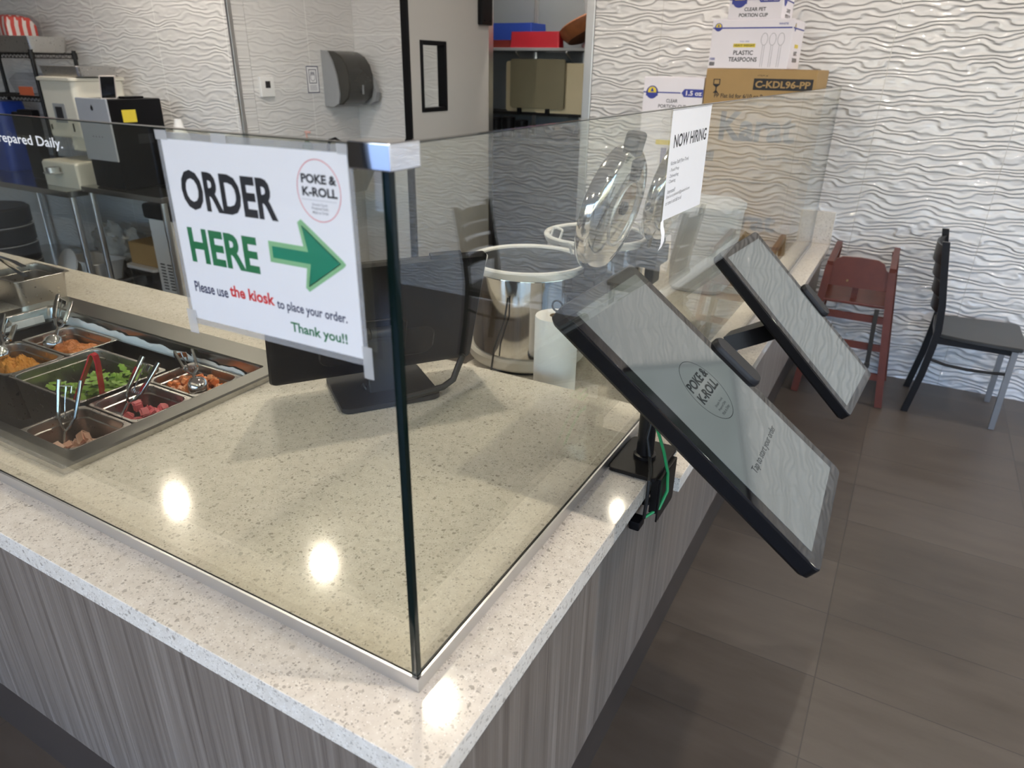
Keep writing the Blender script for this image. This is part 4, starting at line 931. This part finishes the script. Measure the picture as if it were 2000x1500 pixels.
obj('lock', MB().box(WX + .221, WX + .228, 3.515, 3.53, 1.47, 1.53, .003), GRYP, t)
# hand sink, soap, tap
t = thing('hand_sink', 'small wall-hung steel hand sink under the towel dispenser', 'sink', (-3.08, 3.25, .82))
obj('basin', MB().loft([rr(-3.20, -2.96, 3.07, 3.43, .04, .84, 4), rr(-3.25, -2.90, 3.02, 3.48, .05, .99, 4), rr(-3.255, -2.89, 3.01, 3.49, .05, 1.0, 4), rr(-3.23, -2.92, 3.05, 3.46, .05, .995, 4), rr(-3.19, -2.97, 3.09, 3.42, .05, .87, 4)]), SST, t)
obj('faucet', MB().tube([(-3.22, 3.33, 1.0), (-3.22, 3.33, 1.13), (-3.20, 3.33, 1.17), (-3.15, 3.33, 1.185), (-3.10, 3.33, 1.16), (-3.095, 3.33, 1.12)], .011, 10), BLKM, t)
t = thing('soap_bottle', 'green soap bottle with a pink pump behind the glass guard', 'bottle', (-3.17, 3.08, 1.0015))
obj('bottle_body', MB().lathe([(.034, .002), (.038, .01), (.038, .14), (.034, .165), (.014, .178), (.014, .19)], 20, (-3.17, 3.08, 1.0015)), M('green_bottle', (0.20, 0.27, 0.21), .25, noise=.1), t)
obj('pump', MB().cyl((-3.17, 3.08, 1.192), (-3.17, 3.08, 1.235), .006, n=10).box(-3.182, -3.135, 3.073, 3.087, 1.235, 1.25, .004), M('pink_plastic', (0.70, 0.42, 0.38), .4, noise=.05), t)

# ------------------------------------------------------------------ left kitchen bench
t = thing('prep_table', 'stainless prep table with round legs along the left tiled wall', 'table', (-4.9, 2.31, 0))
obj('table_top', MB().box(-5.7, -4.2, 2.0, 2.62, .862, .90, .004).box(-5.7, -4.2, 2.60, 2.62, .90, .99, .003), SST, t)
for x_, y_ in ((-4.235, 2.05), (-4.235, 2.57), (-5.65, 2.05), (-5.65, 2.57)): obj('leg', MB().cyl((x_, y_, 0), (x_, y_, .861), .021, n=16), ALU, t)
obj('under_shelf', MB().box(-5.68, -4.215, 2.03, 2.6, .255, .275, .003), SST, t)
t = thing('steel_stand', 'low steel stand carrying the black brewer at the right of the bench', 'stand', (-3.75, 2.33, 0))
obj('table_top', MB().box(-4.14, -3.36, 2.06, 2.62, .90, .935, .004), SST, t)
for x_, y_ in ((-4.10, 2.10), (-4.10, 2.58), (-3.40, 2.10), (-3.40, 2.58)): obj('leg', MB().cyl((x_, y_, 0), (x_, y_, .899), .019, n=14), ALU, t)
obj('under_shelf', MB().box(-4.12, -3.38, 2.08, 2.60, .265, .285, .003), SST, t)
# cup sealing machine
t = thing('cup_sealer', 'cream coloured cup sealing machine with a small dark display', 'machine', (-4.4, 2.37, .90))
b = MB().loft([rr(-4.585, -4.225, 2.205, 2.545, .03, 1.20, 4), rr(-4.59, -4.22, 2.2, 2.55, .035, 1.215, 4), rr(-4.59, -4.22, 2.2, 2.55, .035, 1.535, 4), rr(-4.60, -4.21, 2.19, 2.56, .03, 1.54, 4), rr(-4.60, -4.21, 2.19, 2.56, .03, 1.555, 4), rr(-4.58, -4.23, 2.21, 2.54, .025, 1.562, 4)])
obj('upper_housing', b, CRM, t)
obj('neck', MB().box(-4.56, -4.25, 2.40, 2.54, 1.06, 1.2, .01).box(-4.40, -4.24, 2.22, 2.40, 1.12, 1.2, .01), CRM, t)
obj('base_housing', MB().loft([rr(-4.60, -4.21, 2.10, 2.55, .02, .9012, 3), rr(-4.60, -4.21, 2.10, 2.55, .02, 1.045, 3), rr(-4.59, -4.22, 2.11, 2.54, .02, 1.06, 3)]), CRM, t)
obj('control_panel', MB().box(-4.475, -4.345, 2.194, 2.2005, 1.29, 1.405, .004), GRYP, t)
obj('display', MB().box(-4.445, -4.375, 2.190, 2.1945, 1.31, 1.385, .002), DGR, t)
obj('cup_holder', MB().box(-4.45, -4.36, 2.02, 2.10, .99, 1.0, .003).cyl((-4.405, 2.06, 1.0), (-4.405, 2.06, 1.03), .04, n=20), ALU, t)
obj('slot', MB().box(-4.305, -4.295, 2.196, 2.201, 1.24, 1.29).box(-4.545, -4.537, 2.196, 2.201, 1.245, 1.275), BLK, t)
# steel pan on the sealer
pan(-4.60, -4.17, 2.22, 2.50, 1.622, .058, 'shallow steel pan lying on the cream cup sealer')
# black brewer with a grey face
t = thing('tea_brewer', 'black tea brewer with a silver face and yellow sticker', 'machine', (-3.9, 2.25, .936))
obj('body', MB().box(-4.052, -3.757, 2.112, 2.46, .9365, 1.45, .008), BLK, t)
fa = obj('front_face', MB().box(-4.055, -3.753, 2.098, 2.1115, 1.10, 1.455, .006), M('silver_face', (0.40, 0.42, 0.46), .4, noise=.03), t)
obj('drop_emblem', flat([(-.012, -.008), (0, -.016), (.012, -.008), (.012, .004), (0, .02), (-.012, .004)], Vector((-3.90, 2.0978, 1.40)), X, Z), DGR, fa)
ib = MB()
for a in range(4): z_ = flat(circ(-3.945 + a * .03, 1.24, .006, .006, 14), Vector((0, 2.0978, 0)), X, Z); ib.add(z_.v, z_.f)
obj('touch_icons', ib, GREYINK, fa)
obj('yellow_sticker', flat(rect(.075, .165, .385, .455), Vector((-3.7568, 2.112, .936)), Y, Z, .0004), YEL, t)
obj('label_plate', flat(rect(.15, .25, .26, .315), Vector((-3.7568, 2.112, .936)), Y, Z, .0004), INK, t)
obj('lid_handle', MB().box(-3.86, -3.80, 2.25, 2.38, 1.4502, 1.463, .005), BLK, t)
t = thing('tablet', 'dark tablet with a pale case leaning upright on the black brewer', 'tablet', (-3.79, 2.14, 1.4505))
tm = frame(Vector((-3.79, 2.145, 1.4515)), Vector((.55, .83, 0)), Vector((.10, .05, 1)).normalized())
obj('case', MB().box(-.04, .045, 0, .128, -.010, 0, .003, mat=tm), M('pale_case', (0.62, 0.55, 0.50), .5, noise=.05), t)
obj('screen', MB().box(-.034, .039, .006, .122, .0001, .0012, mat=tm), BEZ, t)
# wire rack
t = thing('wire_rack', 'black wire shelving rack left of the cream cup sealer', 'rack', (-5.2, 2.4, .901))
for x_, y_ in ((-4.70, 2.265), (-4.70, 2.545), (-5.65, 2.265), (-5.65, 2.545)): obj('post', MB().cyl((x_, y_, .9012), (x_, y_, 1.715), .0135, n=12).cyl((x_, y_, 1.66), (x_, y_, 1.70), .019, n=12), BLKM, t)
for zz in (1.69, 1.425):
    b = MB()
    for y_ in (2.265, 2.545): b.cyl((-5.65, y_, zz), (-4.70, y_, zz), .004, n=6).cyl((-5.65, y_, zz - .024), (-4.70, y_, zz - .024), .003, n=6)
    for x_ in (-5.65, -4.70): b.cyl((x_, 2.265, zz), (x_, 2.545, zz), .004, n=6).cyl((x_, 2.265, zz - .024), (x_, 2.545, zz - .024), .003, n=6)
    for i in range(28): b.cyl((-5.64 + i * .0345, 2.265, zz + .004), (-5.64 + i * .0345, 2.545, zz + .004), .0024, n=5)
    zg = [(-5.65 + i * .95 / 44, 2.262, zz - .024 * (i % 2)) for i in range(45)]; b.tube(zg, .0022, 5)
    zg = [(-4.698, 2.265 + i * .28 / 14, zz - .024 * (i % 2)) for i in range(15)]; b.tube(zg, .0022, 5)
    obj('wire_shelf', b, BLKM, t)
pan(-5.33, -4.715, 2.27, 2.54, 1.795, .098, 'deep steel pan on the top shelf of the wire rack')
# red and white paper trays under film
t = thing('paper_tray_stack', 'stack of red striped paper food trays in clear film on the top pan', 'paper trays', (-5.12, 2.40, 1.7965))
m, n, l, bs = newmat('red_gingham')
tc = n.new('ShaderNodeTexCoord'); sp = n.new('ShaderNodeSeparateXYZ'); l.new(tc.outputs['Object'], sp.inputs[0])
c1 = mth(n, l, 'GREATER_THAN', mth(n, l, 'FRACT', mth(n, l, 'MULTIPLY', mth(n, l, 'ADD', sp.outputs[0], sp.outputs[1]), 20)), .5); c2 = mth(n, l, 'MULTIPLY', mth(n, l, 'GREATER_THAN', mth(n, l, 'FRACT', mth(n, l, 'MULTIPLY', sp.outputs[1], 22)), .5), mth(n, l, 'GREATER_THAN', sp.outputs[2], .095))
l.new(ramp(n, l, mth(n, l, 'ADD', mth(n, l, 'MULTIPLY', c1, .5), mth(n, l, 'MULTIPLY', c2, .3)), [(0.2, (0.80, 0.72, 0.66)), (0.3, (0.62, 0.06, 0.04))]), bs.inputs['Base Color']); bs.inputs['Roughness'].default_value = .6
obj('trays', MB().loft([rr(-5.27, -4.97, 2.30, 2.50, .02, 1.7985, 3), rr(-5.27, -4.97, 2.30, 2.50, .02, 1.86, 3), rr(-5.25, -4.99, 2.32, 2.48, .03, 1.91, 3), rr(-5.20, -5.04, 2.36, 2.44, .03, 1.925, 3)]), m, t)
obj('film', MB().loft([rr(-5.29, -4.945, 2.285, 2.515, .03, 1.7982, 3), rr(-5.29, -4.945, 2.285, 2.515, .03, 1.88, 3), rr(-5.26, -4.97, 2.31, 2.49, .04, 1.925, 3), rr(-5.20, -5.03, 2.36, 2.45, .04, 1.938, 3)]), CLEARP, t)
# things on the lower rack shelf
t = thing('clear_container', 'clear plastic container on the lower wire shelf with an orange label', 'container', (-4.95, 2.40, 1.4325))
obj('container_body', MB().loft([rr(-5.08, -4.82, 2.30, 2.52, .03, 1.4335, 4), rr(-5.10, -4.80, 2.28, 2.53, .03, 1.53, 4), rr(-5.06, -4.84, 2.31, 2.50, .05, 1.575, 4)]), CLEARP, t)
obj('orange_label', MB().box(-4.96, -4.80, 2.268, 2.276, 1.436, 1.49, .003), M('orange_print', (0.60, 0.13, 0.05), .5, noise=.1), t)
solo('black_scanner', MB().box(-4.93, -4.76, 2.20, 2.26, .9013, 1.35, .01).box(-5.05, -4.93, 2.22, 2.26, 1.15, 1.33, .012), BLK, 'black upright device standing under the wire shelves', 'device')
solo('blue_bag', MB().loft([rr(-5.62, -5.36, 2.29, 2.50, .05, .9013, 4), rr(-5.63, -5.33, 2.285, 2.52, .06, 1.15, 4), rr(-5.58, -5.36, 2.3, 2.5, .05, 1.38, 4)]), BLUEP, 'blue bag standing at the far left under the rack', 'bag')
solo('white_jug', MB().lathe([(.05, 0), (.055, .01), (.055, .30), (.03, .35), (.02, .40)], 20, (-3.60, 2.44, .9355)), WHP, 'white jug with a blue band beside the black brewer', 'jug')
solo('blue_cloth', MB().box(-3.565, -3.49, 2.28, 2.34, .9355, 1.19, .012), M('blue_cloth', (0.03, 0.20, 0.45), .8, noise=.2), 'folded blue cloth right of the black brewer', 'cloth')
# below the bench
t = thing('white_appliance', 'white box appliance with side vents on the stand shelf', 'appliance', (-3.52, 2.32, .286))
obj('casing', MB().box(-3.64, -3.42, 2.14, 2.52, .2865, .775, .01), WHP, t)
vb = MB()
for i in range(9): vb.box(-3.60, -3.56, 2.1375, 2.141, .33 + i * .02, .338 + i * .02); vb.box(-3.535, -3.495, 2.1375, 2.141, .33 + i * .02, .338 + i * .02)
obj('vent_slots', vb, DGR, t)
obj('dark_lid', MB().box(-3.66, -3.40, 2.12, 2.54, .7755, .87, .02), BLK, t)
t, b = carton('small brown carton under the stand behind the white tub', -3.93, -3.66, 2.16, 2.44, .45, .59, KRAFT)
t = thing('clear_box', 'clear food box under the small brown carton', 'container', (-3.80, 2.30, .286))
obj('box_body', MB().loft([rr(-3.93, -3.67, 2.14, 2.45, .03, .2865, 4), rr(-3.94, -3.66, 2.13, 2.46, .03, .43, 4)]), CLEARP, t)
obj('box_lid', MB().loft([rr(-3.95, -3.65, 2.12, 2.47, .03, .4302, 4), rr(-3.95, -3.65, 2.12, 2.47, .03, .4485, 4)]), M('frosted_lid', (0.6, 0.6, 0.6), .4, noise=.05), t)
t = thing('white_tub', 'open white plastic tub on the bench shelf', 'tub', (-4.26, 2.25, .276))
x0, x1, y0, y1 = -4.60, -4.22, 2.08, 2.30
obj('tub_body', MB().loft([rr(x0 + .02, x1 - .02, y0 + .02, y1 - .02, .03, .2765, 4), rr(x0, x1, y0, y1, .03, .40, 4), rr(x0 - .008, x1 + .008, y0 - .008, y1 + .008, .03, .402, 4), rr(x0 - .008, x1 + .008, y0 - .008, y1 + .008, .03, .412, 4), rr(x0 + .006, x1 - .006, y0 + .006, y1 - .006, .03, .410, 4), rr(x0 + .024, x1 - .024, y0 + .024, y1 - .024, .03, .282, 4)]), WHP, t)
bgm = MB(); rnd = random.Random(11)
bm = bmesh.new(); bmesh.ops.create_icosphere(bm, subdivisions=4, radius=1)
for v in bm.verts:
    c = v.co; k_ = 1 + .22 * math.sin(c.x * 7 + c.z * 4) * math.sin(c.y * 9 - c.z * 5) + .10 * math.sin(c.x * 21 + c.y * 17) * math.sin(c.z * 19) + rnd.uniform(-.02, .02)
    v.co = Vector((c.x * .26 * k_, c.y * .10 * k_, c.z * .15 * k_))
bgm.bm(bm, Matrix.Translation((-4.42, 2.42, .45)))
solo('plastic_bag', bgm, M('bag_film', (0.55, 0.55, 0.53), .2, noise=.2, nscale=30, alpha=.75), 'crumpled clear plastic bag on the bench shelf behind the white tub', 'bag')
solo('round_plate', MB().lathe([(.085, 0), (.105, .006), (.105, .016), (.02, .022), (.001, .022)], 32, (0, 0, 0), frame((-4.48, 2.055, .385), (1, 0, 0), (0, .35, .94))), WHP, 'round white plate leaning on the bench shelf', 'plate')
b = MB()
pf = []
for i in range(7): z_ = .012 + i * .115; pf += [(.20, z_), (.215, z_ + .012), (.217, z_ + .10), (.20, z_ + .113)]
t = thing('black_bin', 'ribbed black bin standing before the bench at the left edge', 'bin', (-4.60, 1.72, 0))
obj('bin_body', MB().lathe(pf, 40, (-4.60, 1.72, 0)), BLK, t)
obj('rib_ring', MB().ring(.2185, .0022, (-4.60, 1.72, .70), 48, 6).ring(.2185, .0022, (-4.60, 1.72, .585), 48, 6).ring(.2185, .0022, (-4.60, 1.72, .47), 48, 6), GRYP, t)

# ------------------------------------------------------------------ storage room
t = thing('storage_shelf', 'white shelf on slotted uprights inside the storage room', 'shelf', (-2.3, 4.6, 1.77))
obj('shelf_board', MB().box(-3.05, -1.50, 4.40, 4.752, 1.768, 1.788, .002), M('shelf_grey', (0.33, 0.34, 0.35), .5, noise=.05), t)
for x_ in (-2.33, -1.92): obj('upright', MB().box(x_ - .015, x_ + .015, 4.742, 4.759, 1.0, 2.9, .002), ALU, t); obj('bracket', MB().loft([[(x_ - .006 + d_, 4.741, 1.60), (x_ - .006 + d_, 4.741, 1.7675), (x_ - .006 + d_, 4.44, 1.7675), (x_ - .006 + d_, 4.44, 1.755)] for d_ in (0, .012)]), ALU, t)
def bin_(name, x0, x1, y0, y1, z0, z1, mat, lab, tp=.012):
    solo(name, MB().loft([rr(x0 + tp, x1 - tp, y0 + tp, y1 - tp, .012, z0, 3), rr(x0, x1, y0, y1, .012, z1, 3), rr(x0 + .006, x1 - .006, y0 + .006, y1 - .006, .01, z1, 3), rr(x0 + tp + .006, x1 - tp - .006, y0 + tp + .006, y1 - tp - .006, .01, z0 + .006, 3)]), mat, lab, 'bin', 'plastic bins on the storage shelf')
bin_('plastic_bin', -2.62, -2.375, 4.45, 4.73, 1.7885, 1.84, M('dark_red_plastic', (0.22, 0.02, 0.015), .4, noise=.1), 'dark red plastic bin under the blue bin', .003)
bin_('plastic_bin', -2.62, -2.24, 4.50, 4.735, 1.8405, 1.955, BLUEP, 'blue plastic bin on top of the dark red bin', -.008)
bin_('plastic_bin', -2.365, -1.975, 4.42, 4.495, 1.7885, 1.893, REDP, 'bright red plastic bin at the front of the storage shelf', -.006)
solo('woven_tray', MB().lathe([(.001, 0), (.20, 0), (.235, .05), (.24, .085), (.225, .095), (.19, .085), (.001, .08)], 40, (0, 0, 0), frame((-1.76, 4.56, 1.885), (.92, 0, .38), (0, 1, 0))), M('rattan', (0.26, 0.09, 0.03), .5, noise=.4, nscale=25), 'round brown tray tilted against the red bin on the storage shelf', 'tray')
t = thing('board_rack', 'dark rail rack with clips holding cutting boards', 'rack', (-2.15, 4.7, 1.33))
obj('rail', MB().box(-2.75, -1.6, 4.50, 4.752, 1.325, 1.345, .003), BLKM, t)
for x_ in (-2.32, -2.08): obj('clip', MB().box(x_ - .012, x_ + .012, 4.465, 4.4995, 1.33, 1.375, .003), BLK, t)
for i, (x0, x1, y_, z0, z1, lab, mt) in enumerate(((-2.40, -1.945, 4.48, 1.3755, 1.715, 'olive cutting board at the front of the rack', M('olive_board', (0.20, 0.175, 0.105), .5, noise=.08, nscale=8)), (-2.20, -1.68, 4.51, 1.3455, 1.69, 'cream cutting board half behind the olive one on the right', BOARD), (-2.47, -2.10, 4.54, 1.3455, 1.70, 'cream cutting board peeking out left of the olive one', BOARD))):
    solo('cutting_board', MB().loft([[(a, y_ + dy, b_) for a, _, b_ in [(p[0], 0, p[1]) for p in rr(x0, x1, z0, z1, .02, 0, 3)]] for dy in (0, .012)]), mt, lab, 'cutting board', 'cutting boards in the storage room')
t = thing('dark_cabinet', 'dark storage cabinet below the cutting boards in the storage room', 'cabinet', (-2.3, 4.5, 0))
obj('body', MB().box(-2.75, -1.60, 4.35, 4.752, .001, 1.16, .004), M('dark_cabinet', (0.014, 0.015, 0.018), .4, noise=.1), t)
for z_ in (.02, .40, .78): obj('drawer', MB().box(-2.74, -1.61, 4.338, 4.3495, z_, z_ + .36, .003), M('dark_drawer', (0.018, 0.019, 0.023), .35, noise=.1), t)
for i, (x_, hgt, lab) in enumerate(((-2.52, .12, 'left black canister on the dark storage cabinet'), (-2.40, .13, 'middle black canister on the dark storage cabinet'), (-2.28, .11, 'right black canister on the dark storage cabinet'))):
    solo('canister', MB().lathe([(.045, 0), (.048, .006), (.048, hgt), (.05, hgt + .002), (.05, hgt + .016), (.04, hgt + .02), (.001, hgt + .02)], 24, (x_, 4.46, 1.1605)), BLK, lab, 'canister', 'black canisters')
solo('steel_mixer_bowl', MB().lathe([(.05, 0), (.10, .04), (.13, .10), (.132, .104), (.128, .104), (.097, .042), (.048, .006)], 32, (-1.98, 4.50, 1.1605)), POLISH, 'steel bowl on the dark storage cabinet', 'bowl')

# ------------------------------------------------------------------ high chair
t = thing('high_chair', 'cherry wood high chair standing against the white wave tiles', 'high chair', (.28, 3.60, 0))
tz = .79
FB = dict(nl=((.098, 3.405), (.150, 3.43)), nr=((.532, 3.405), (.435, 3.43)), fl=((.098, 3.83), (.150, 3.77)), fr=((.532, 3.83), (.435, 3.77)))
def leg_at(k_, z): a, b_ = FB[k_]; s_ = z / tz; return Vector((a[0] + (b_[0] - a[0]) * s_, a[1] + (b_[1] - a[1]) * s_, z))
def beam(b, p, q, w_, h_, upv=Z):
    p, q = Vector(p), Vector(q); d_ = (q - p).normalized(); sd = d_.cross(Vector(upv)).normalized(); u_ = sd.cross(d_)
    return b.loft([[e_ + sd * a * w_ / 2 + u_ * c * h_ / 2 for a, c in ((-1, -1), (1, -1), (1, 1), (-1, 1))] for e_ in (p, q)])
for k_ in FB: obj('leg', beam(MB(), leg_at(k_, .004), leg_at(k_, tz - .055 if k_[0] == 'n' else tz - .02), .026, .036, X), CHERRY, t)
for k_ in (('nl', 'fl'), ('nr', 'fr')): obj('arm_rail', beam(MB(), leg_at(k_[0], .735) + Vector((0, -.01, .010)), leg_at(k_[1], .755) + Vector((0, .02, .024)), .03, .024), CHERRY, t)
def fp(x_, z_, y_=None): return (x_, 3.405 + .025 * z_ / tz - .016 if y_ is None else y_, z_)
poly = [(.128, .632), (.452, .632), (.447, .70), (.44, .725), (.415, .738), (.40, .77), (.37, .785), (.285, .79), (.20, .785), (.172, .77), (.158, .738), (.138, .725)]
obj('back_panel', MB().loft([[(x_, 3.412 + .025 * z_ / tz + d_, z_) for x_, z_ in poly] for d_ in (-.008, .008)]), CHERRY, t)
obj('screw_cap', MB().cyl((.245, 3.4265, .665), (.245, 3.4200, .665), .0055, n=14), M('brass_cap', (0.30, 0.21, 0.09), .35, .6, noise=.05), t)
obj('seat', MB().box(.125, .45, 3.425, 3.79, .540, .556, .004), CHERRY, t)
obj('crotch_post', beam(MB(), (.290, 3.50, .5565), (.290, 3.50, .62), .022, .03, X), CHERRY, t)
for (z_, prs) in ((.48, (('nl', 'nr'),)), (.33, (('nl', 'nr'),)), (.17, (('nl', 'nr'), ('nl', 'fl'), ('nr', 'fr'))), (.46, (('nl', 'fl'), ('nr', 'fr'), ('fl', 'fr')))):
    for a, c in prs: obj('rail', beam(MB(), leg_at(a, z_), leg_at(c, z_), .018, .036), CHERRY, t)
obj('strap', MB().loft(strip([(.415, 3.405, .540), (.418, 3.392, .45), (.425, 3.388, .34), (.430, 3.388, .235), (.428, 3.39, .215)], (1, 0, .05), .022, .003)).box(.415, .443, 3.378, 3.392, .225, .25, .003).box(.418, .44, 3.384, 3.392, .135, .215, .003), M('strap_web', (0.025, 0.022, 0.02), .8, noise=.2), t)

# ------------------------------------------------------------------ ladder-back chairs
def chair_proto(loc, label):
    t = thing('dining_chair', label, 'chair', loc, 'black ladder-back chairs')
    o = lambda n_, b, m_: obj(n_, b, m_, t, True)
    for s_ in (-1, 1):
        y_ = s_ * .185
        o('rear_post', MB().loft([[Vector((x_ + a * .0165, y_ + c * .0115, z_)) for a, c in ((-1, -1), (1, -1), (1, 1), (-1, 1))] for x_, z_ in ((-.205, .002), (-.172, .22), (-.157, .38), (-.152, .47), (-.165, .60), (-.195, .76), (-.222, .915))]), BLKM)
        o('leg', MB().loft([[Vector((x_ + a * .013, s_ * y0_ + c * .013, z_)) for a, c in ((-1, -1), (1, -1), (1, 1), (-1, 1))] for x_, y0_, z_ in ((.195, .187, .002), (.19, .183, .425))]), M('gunmetal', (0.25, 0.245, 0.245), .4, .6, noise=.08))
        o('side_stretcher', MB().tube([(-.165, y_, .315), (-.08, y_, .296), (.02, y_, .290), (.11, y_, .295), (.193, y_, .302)], .008, 8), BLKM)
    for i, z_ in enumerate((.84, .755, .67, .585)):
        hh = .034 if i else .045; lo = []
        xb = -.165 - (z_ - .60) * .18
        for k_ in range(9):
            u = -1 + k_ / 4; xx = xb - .042 * (1 - u * u); lo.append([Vector((xx + a * .004, u * .178, z_ + c * hh)) for a, c in ((-1, -1), (1, -1), (1, 1), (-1, 1))])
        o('slat', MB().loft(lo), BLKM)
    lo = []
    for z_, s_ in ((.432, .985), (.436, 1), (.449, 1), (.453, .985)):
        lo.append([(-.165 * s_, -.175 * s_, z_), (-.03, -.20 * s_, z_ - .002), (.10, -.215 * s_, z_ - .001), (.215 * s_, -.215 * s_, z_), (.232 * s_, -.19 * s_, z_), (.236 * s_, 0, z_ - .004), (.232 * s_, .19 * s_, z_), (.215 * s_, .215 * s_, z_), (.10, .215 * s_, z_ - .001), (-.03, .20 * s_, z_ - .002), (-.165 * s_, .175 * s_, z_), (-.17 * s_, 0, z_)])
    o('seat', MB().loft(lo), M('seat_black', (0.03, 0.03, 0.028), .3, noise=.25, nscale=9))
    o('seat_frame', MB().box(-.15, .205, -.185, -.165, .40, .4315).box(-.15, .205, .165, .185, .40, .4315).box(.18, .205, -.165, .165, .40, .4315).box(-.16, -.14, -.165, .165, .40, .4315), BLKM)
    return t
ch = chair_proto((.862, 3.625, 0), 'black ladder-back metal chair standing sideways against the white wave tiles')
dup(ch, (1.60, 3.05, 0), (0, 0, math.radians(178)), 'black ladder-back chair mirrored in the side glass, right of the picture')
# wall television above the chairs, mirrored in the kiosk screens
t = thing('wall_television', 'large dark framed television high on the tiled wall, mirrored in the kiosks', 'television', (1.75, W, 1.84))
obj('frame', MB().box(1.08, 2.42, W - .045, W - .003, 1.82, 2.58, .008), BLK, t)
m, n, l, bs = newmat('television_picture')
tc = n.new('ShaderNodeTexCoord'); nz = n.new('ShaderNodeTexNoise'); nz.inputs['Scale'].default_value = 2.6; nz.inputs['Detail'].default_value = 1; l.new(tc.outputs['Object'], nz.inputs['Vector'])
l.new(ramp(n, l, nz.outputs['Fac'], [(.35, (0.05, 0.09, 0.07)), (.5, (0.14, 0.20, 0.18)), (.68, (0.34, 0.38, 0.40))]), bs.inputs['Emission Color']); bs.inputs['Emission Strength'].default_value = .5
bs.inputs['Base Color'].default_value = (.02, .02, .02, 1); bs.inputs['Roughness'].default_value = .15
obj('screen', MB().box(1.10, 2.40, W - .0475, W - .0455, 1.84, 2.56), m, t)
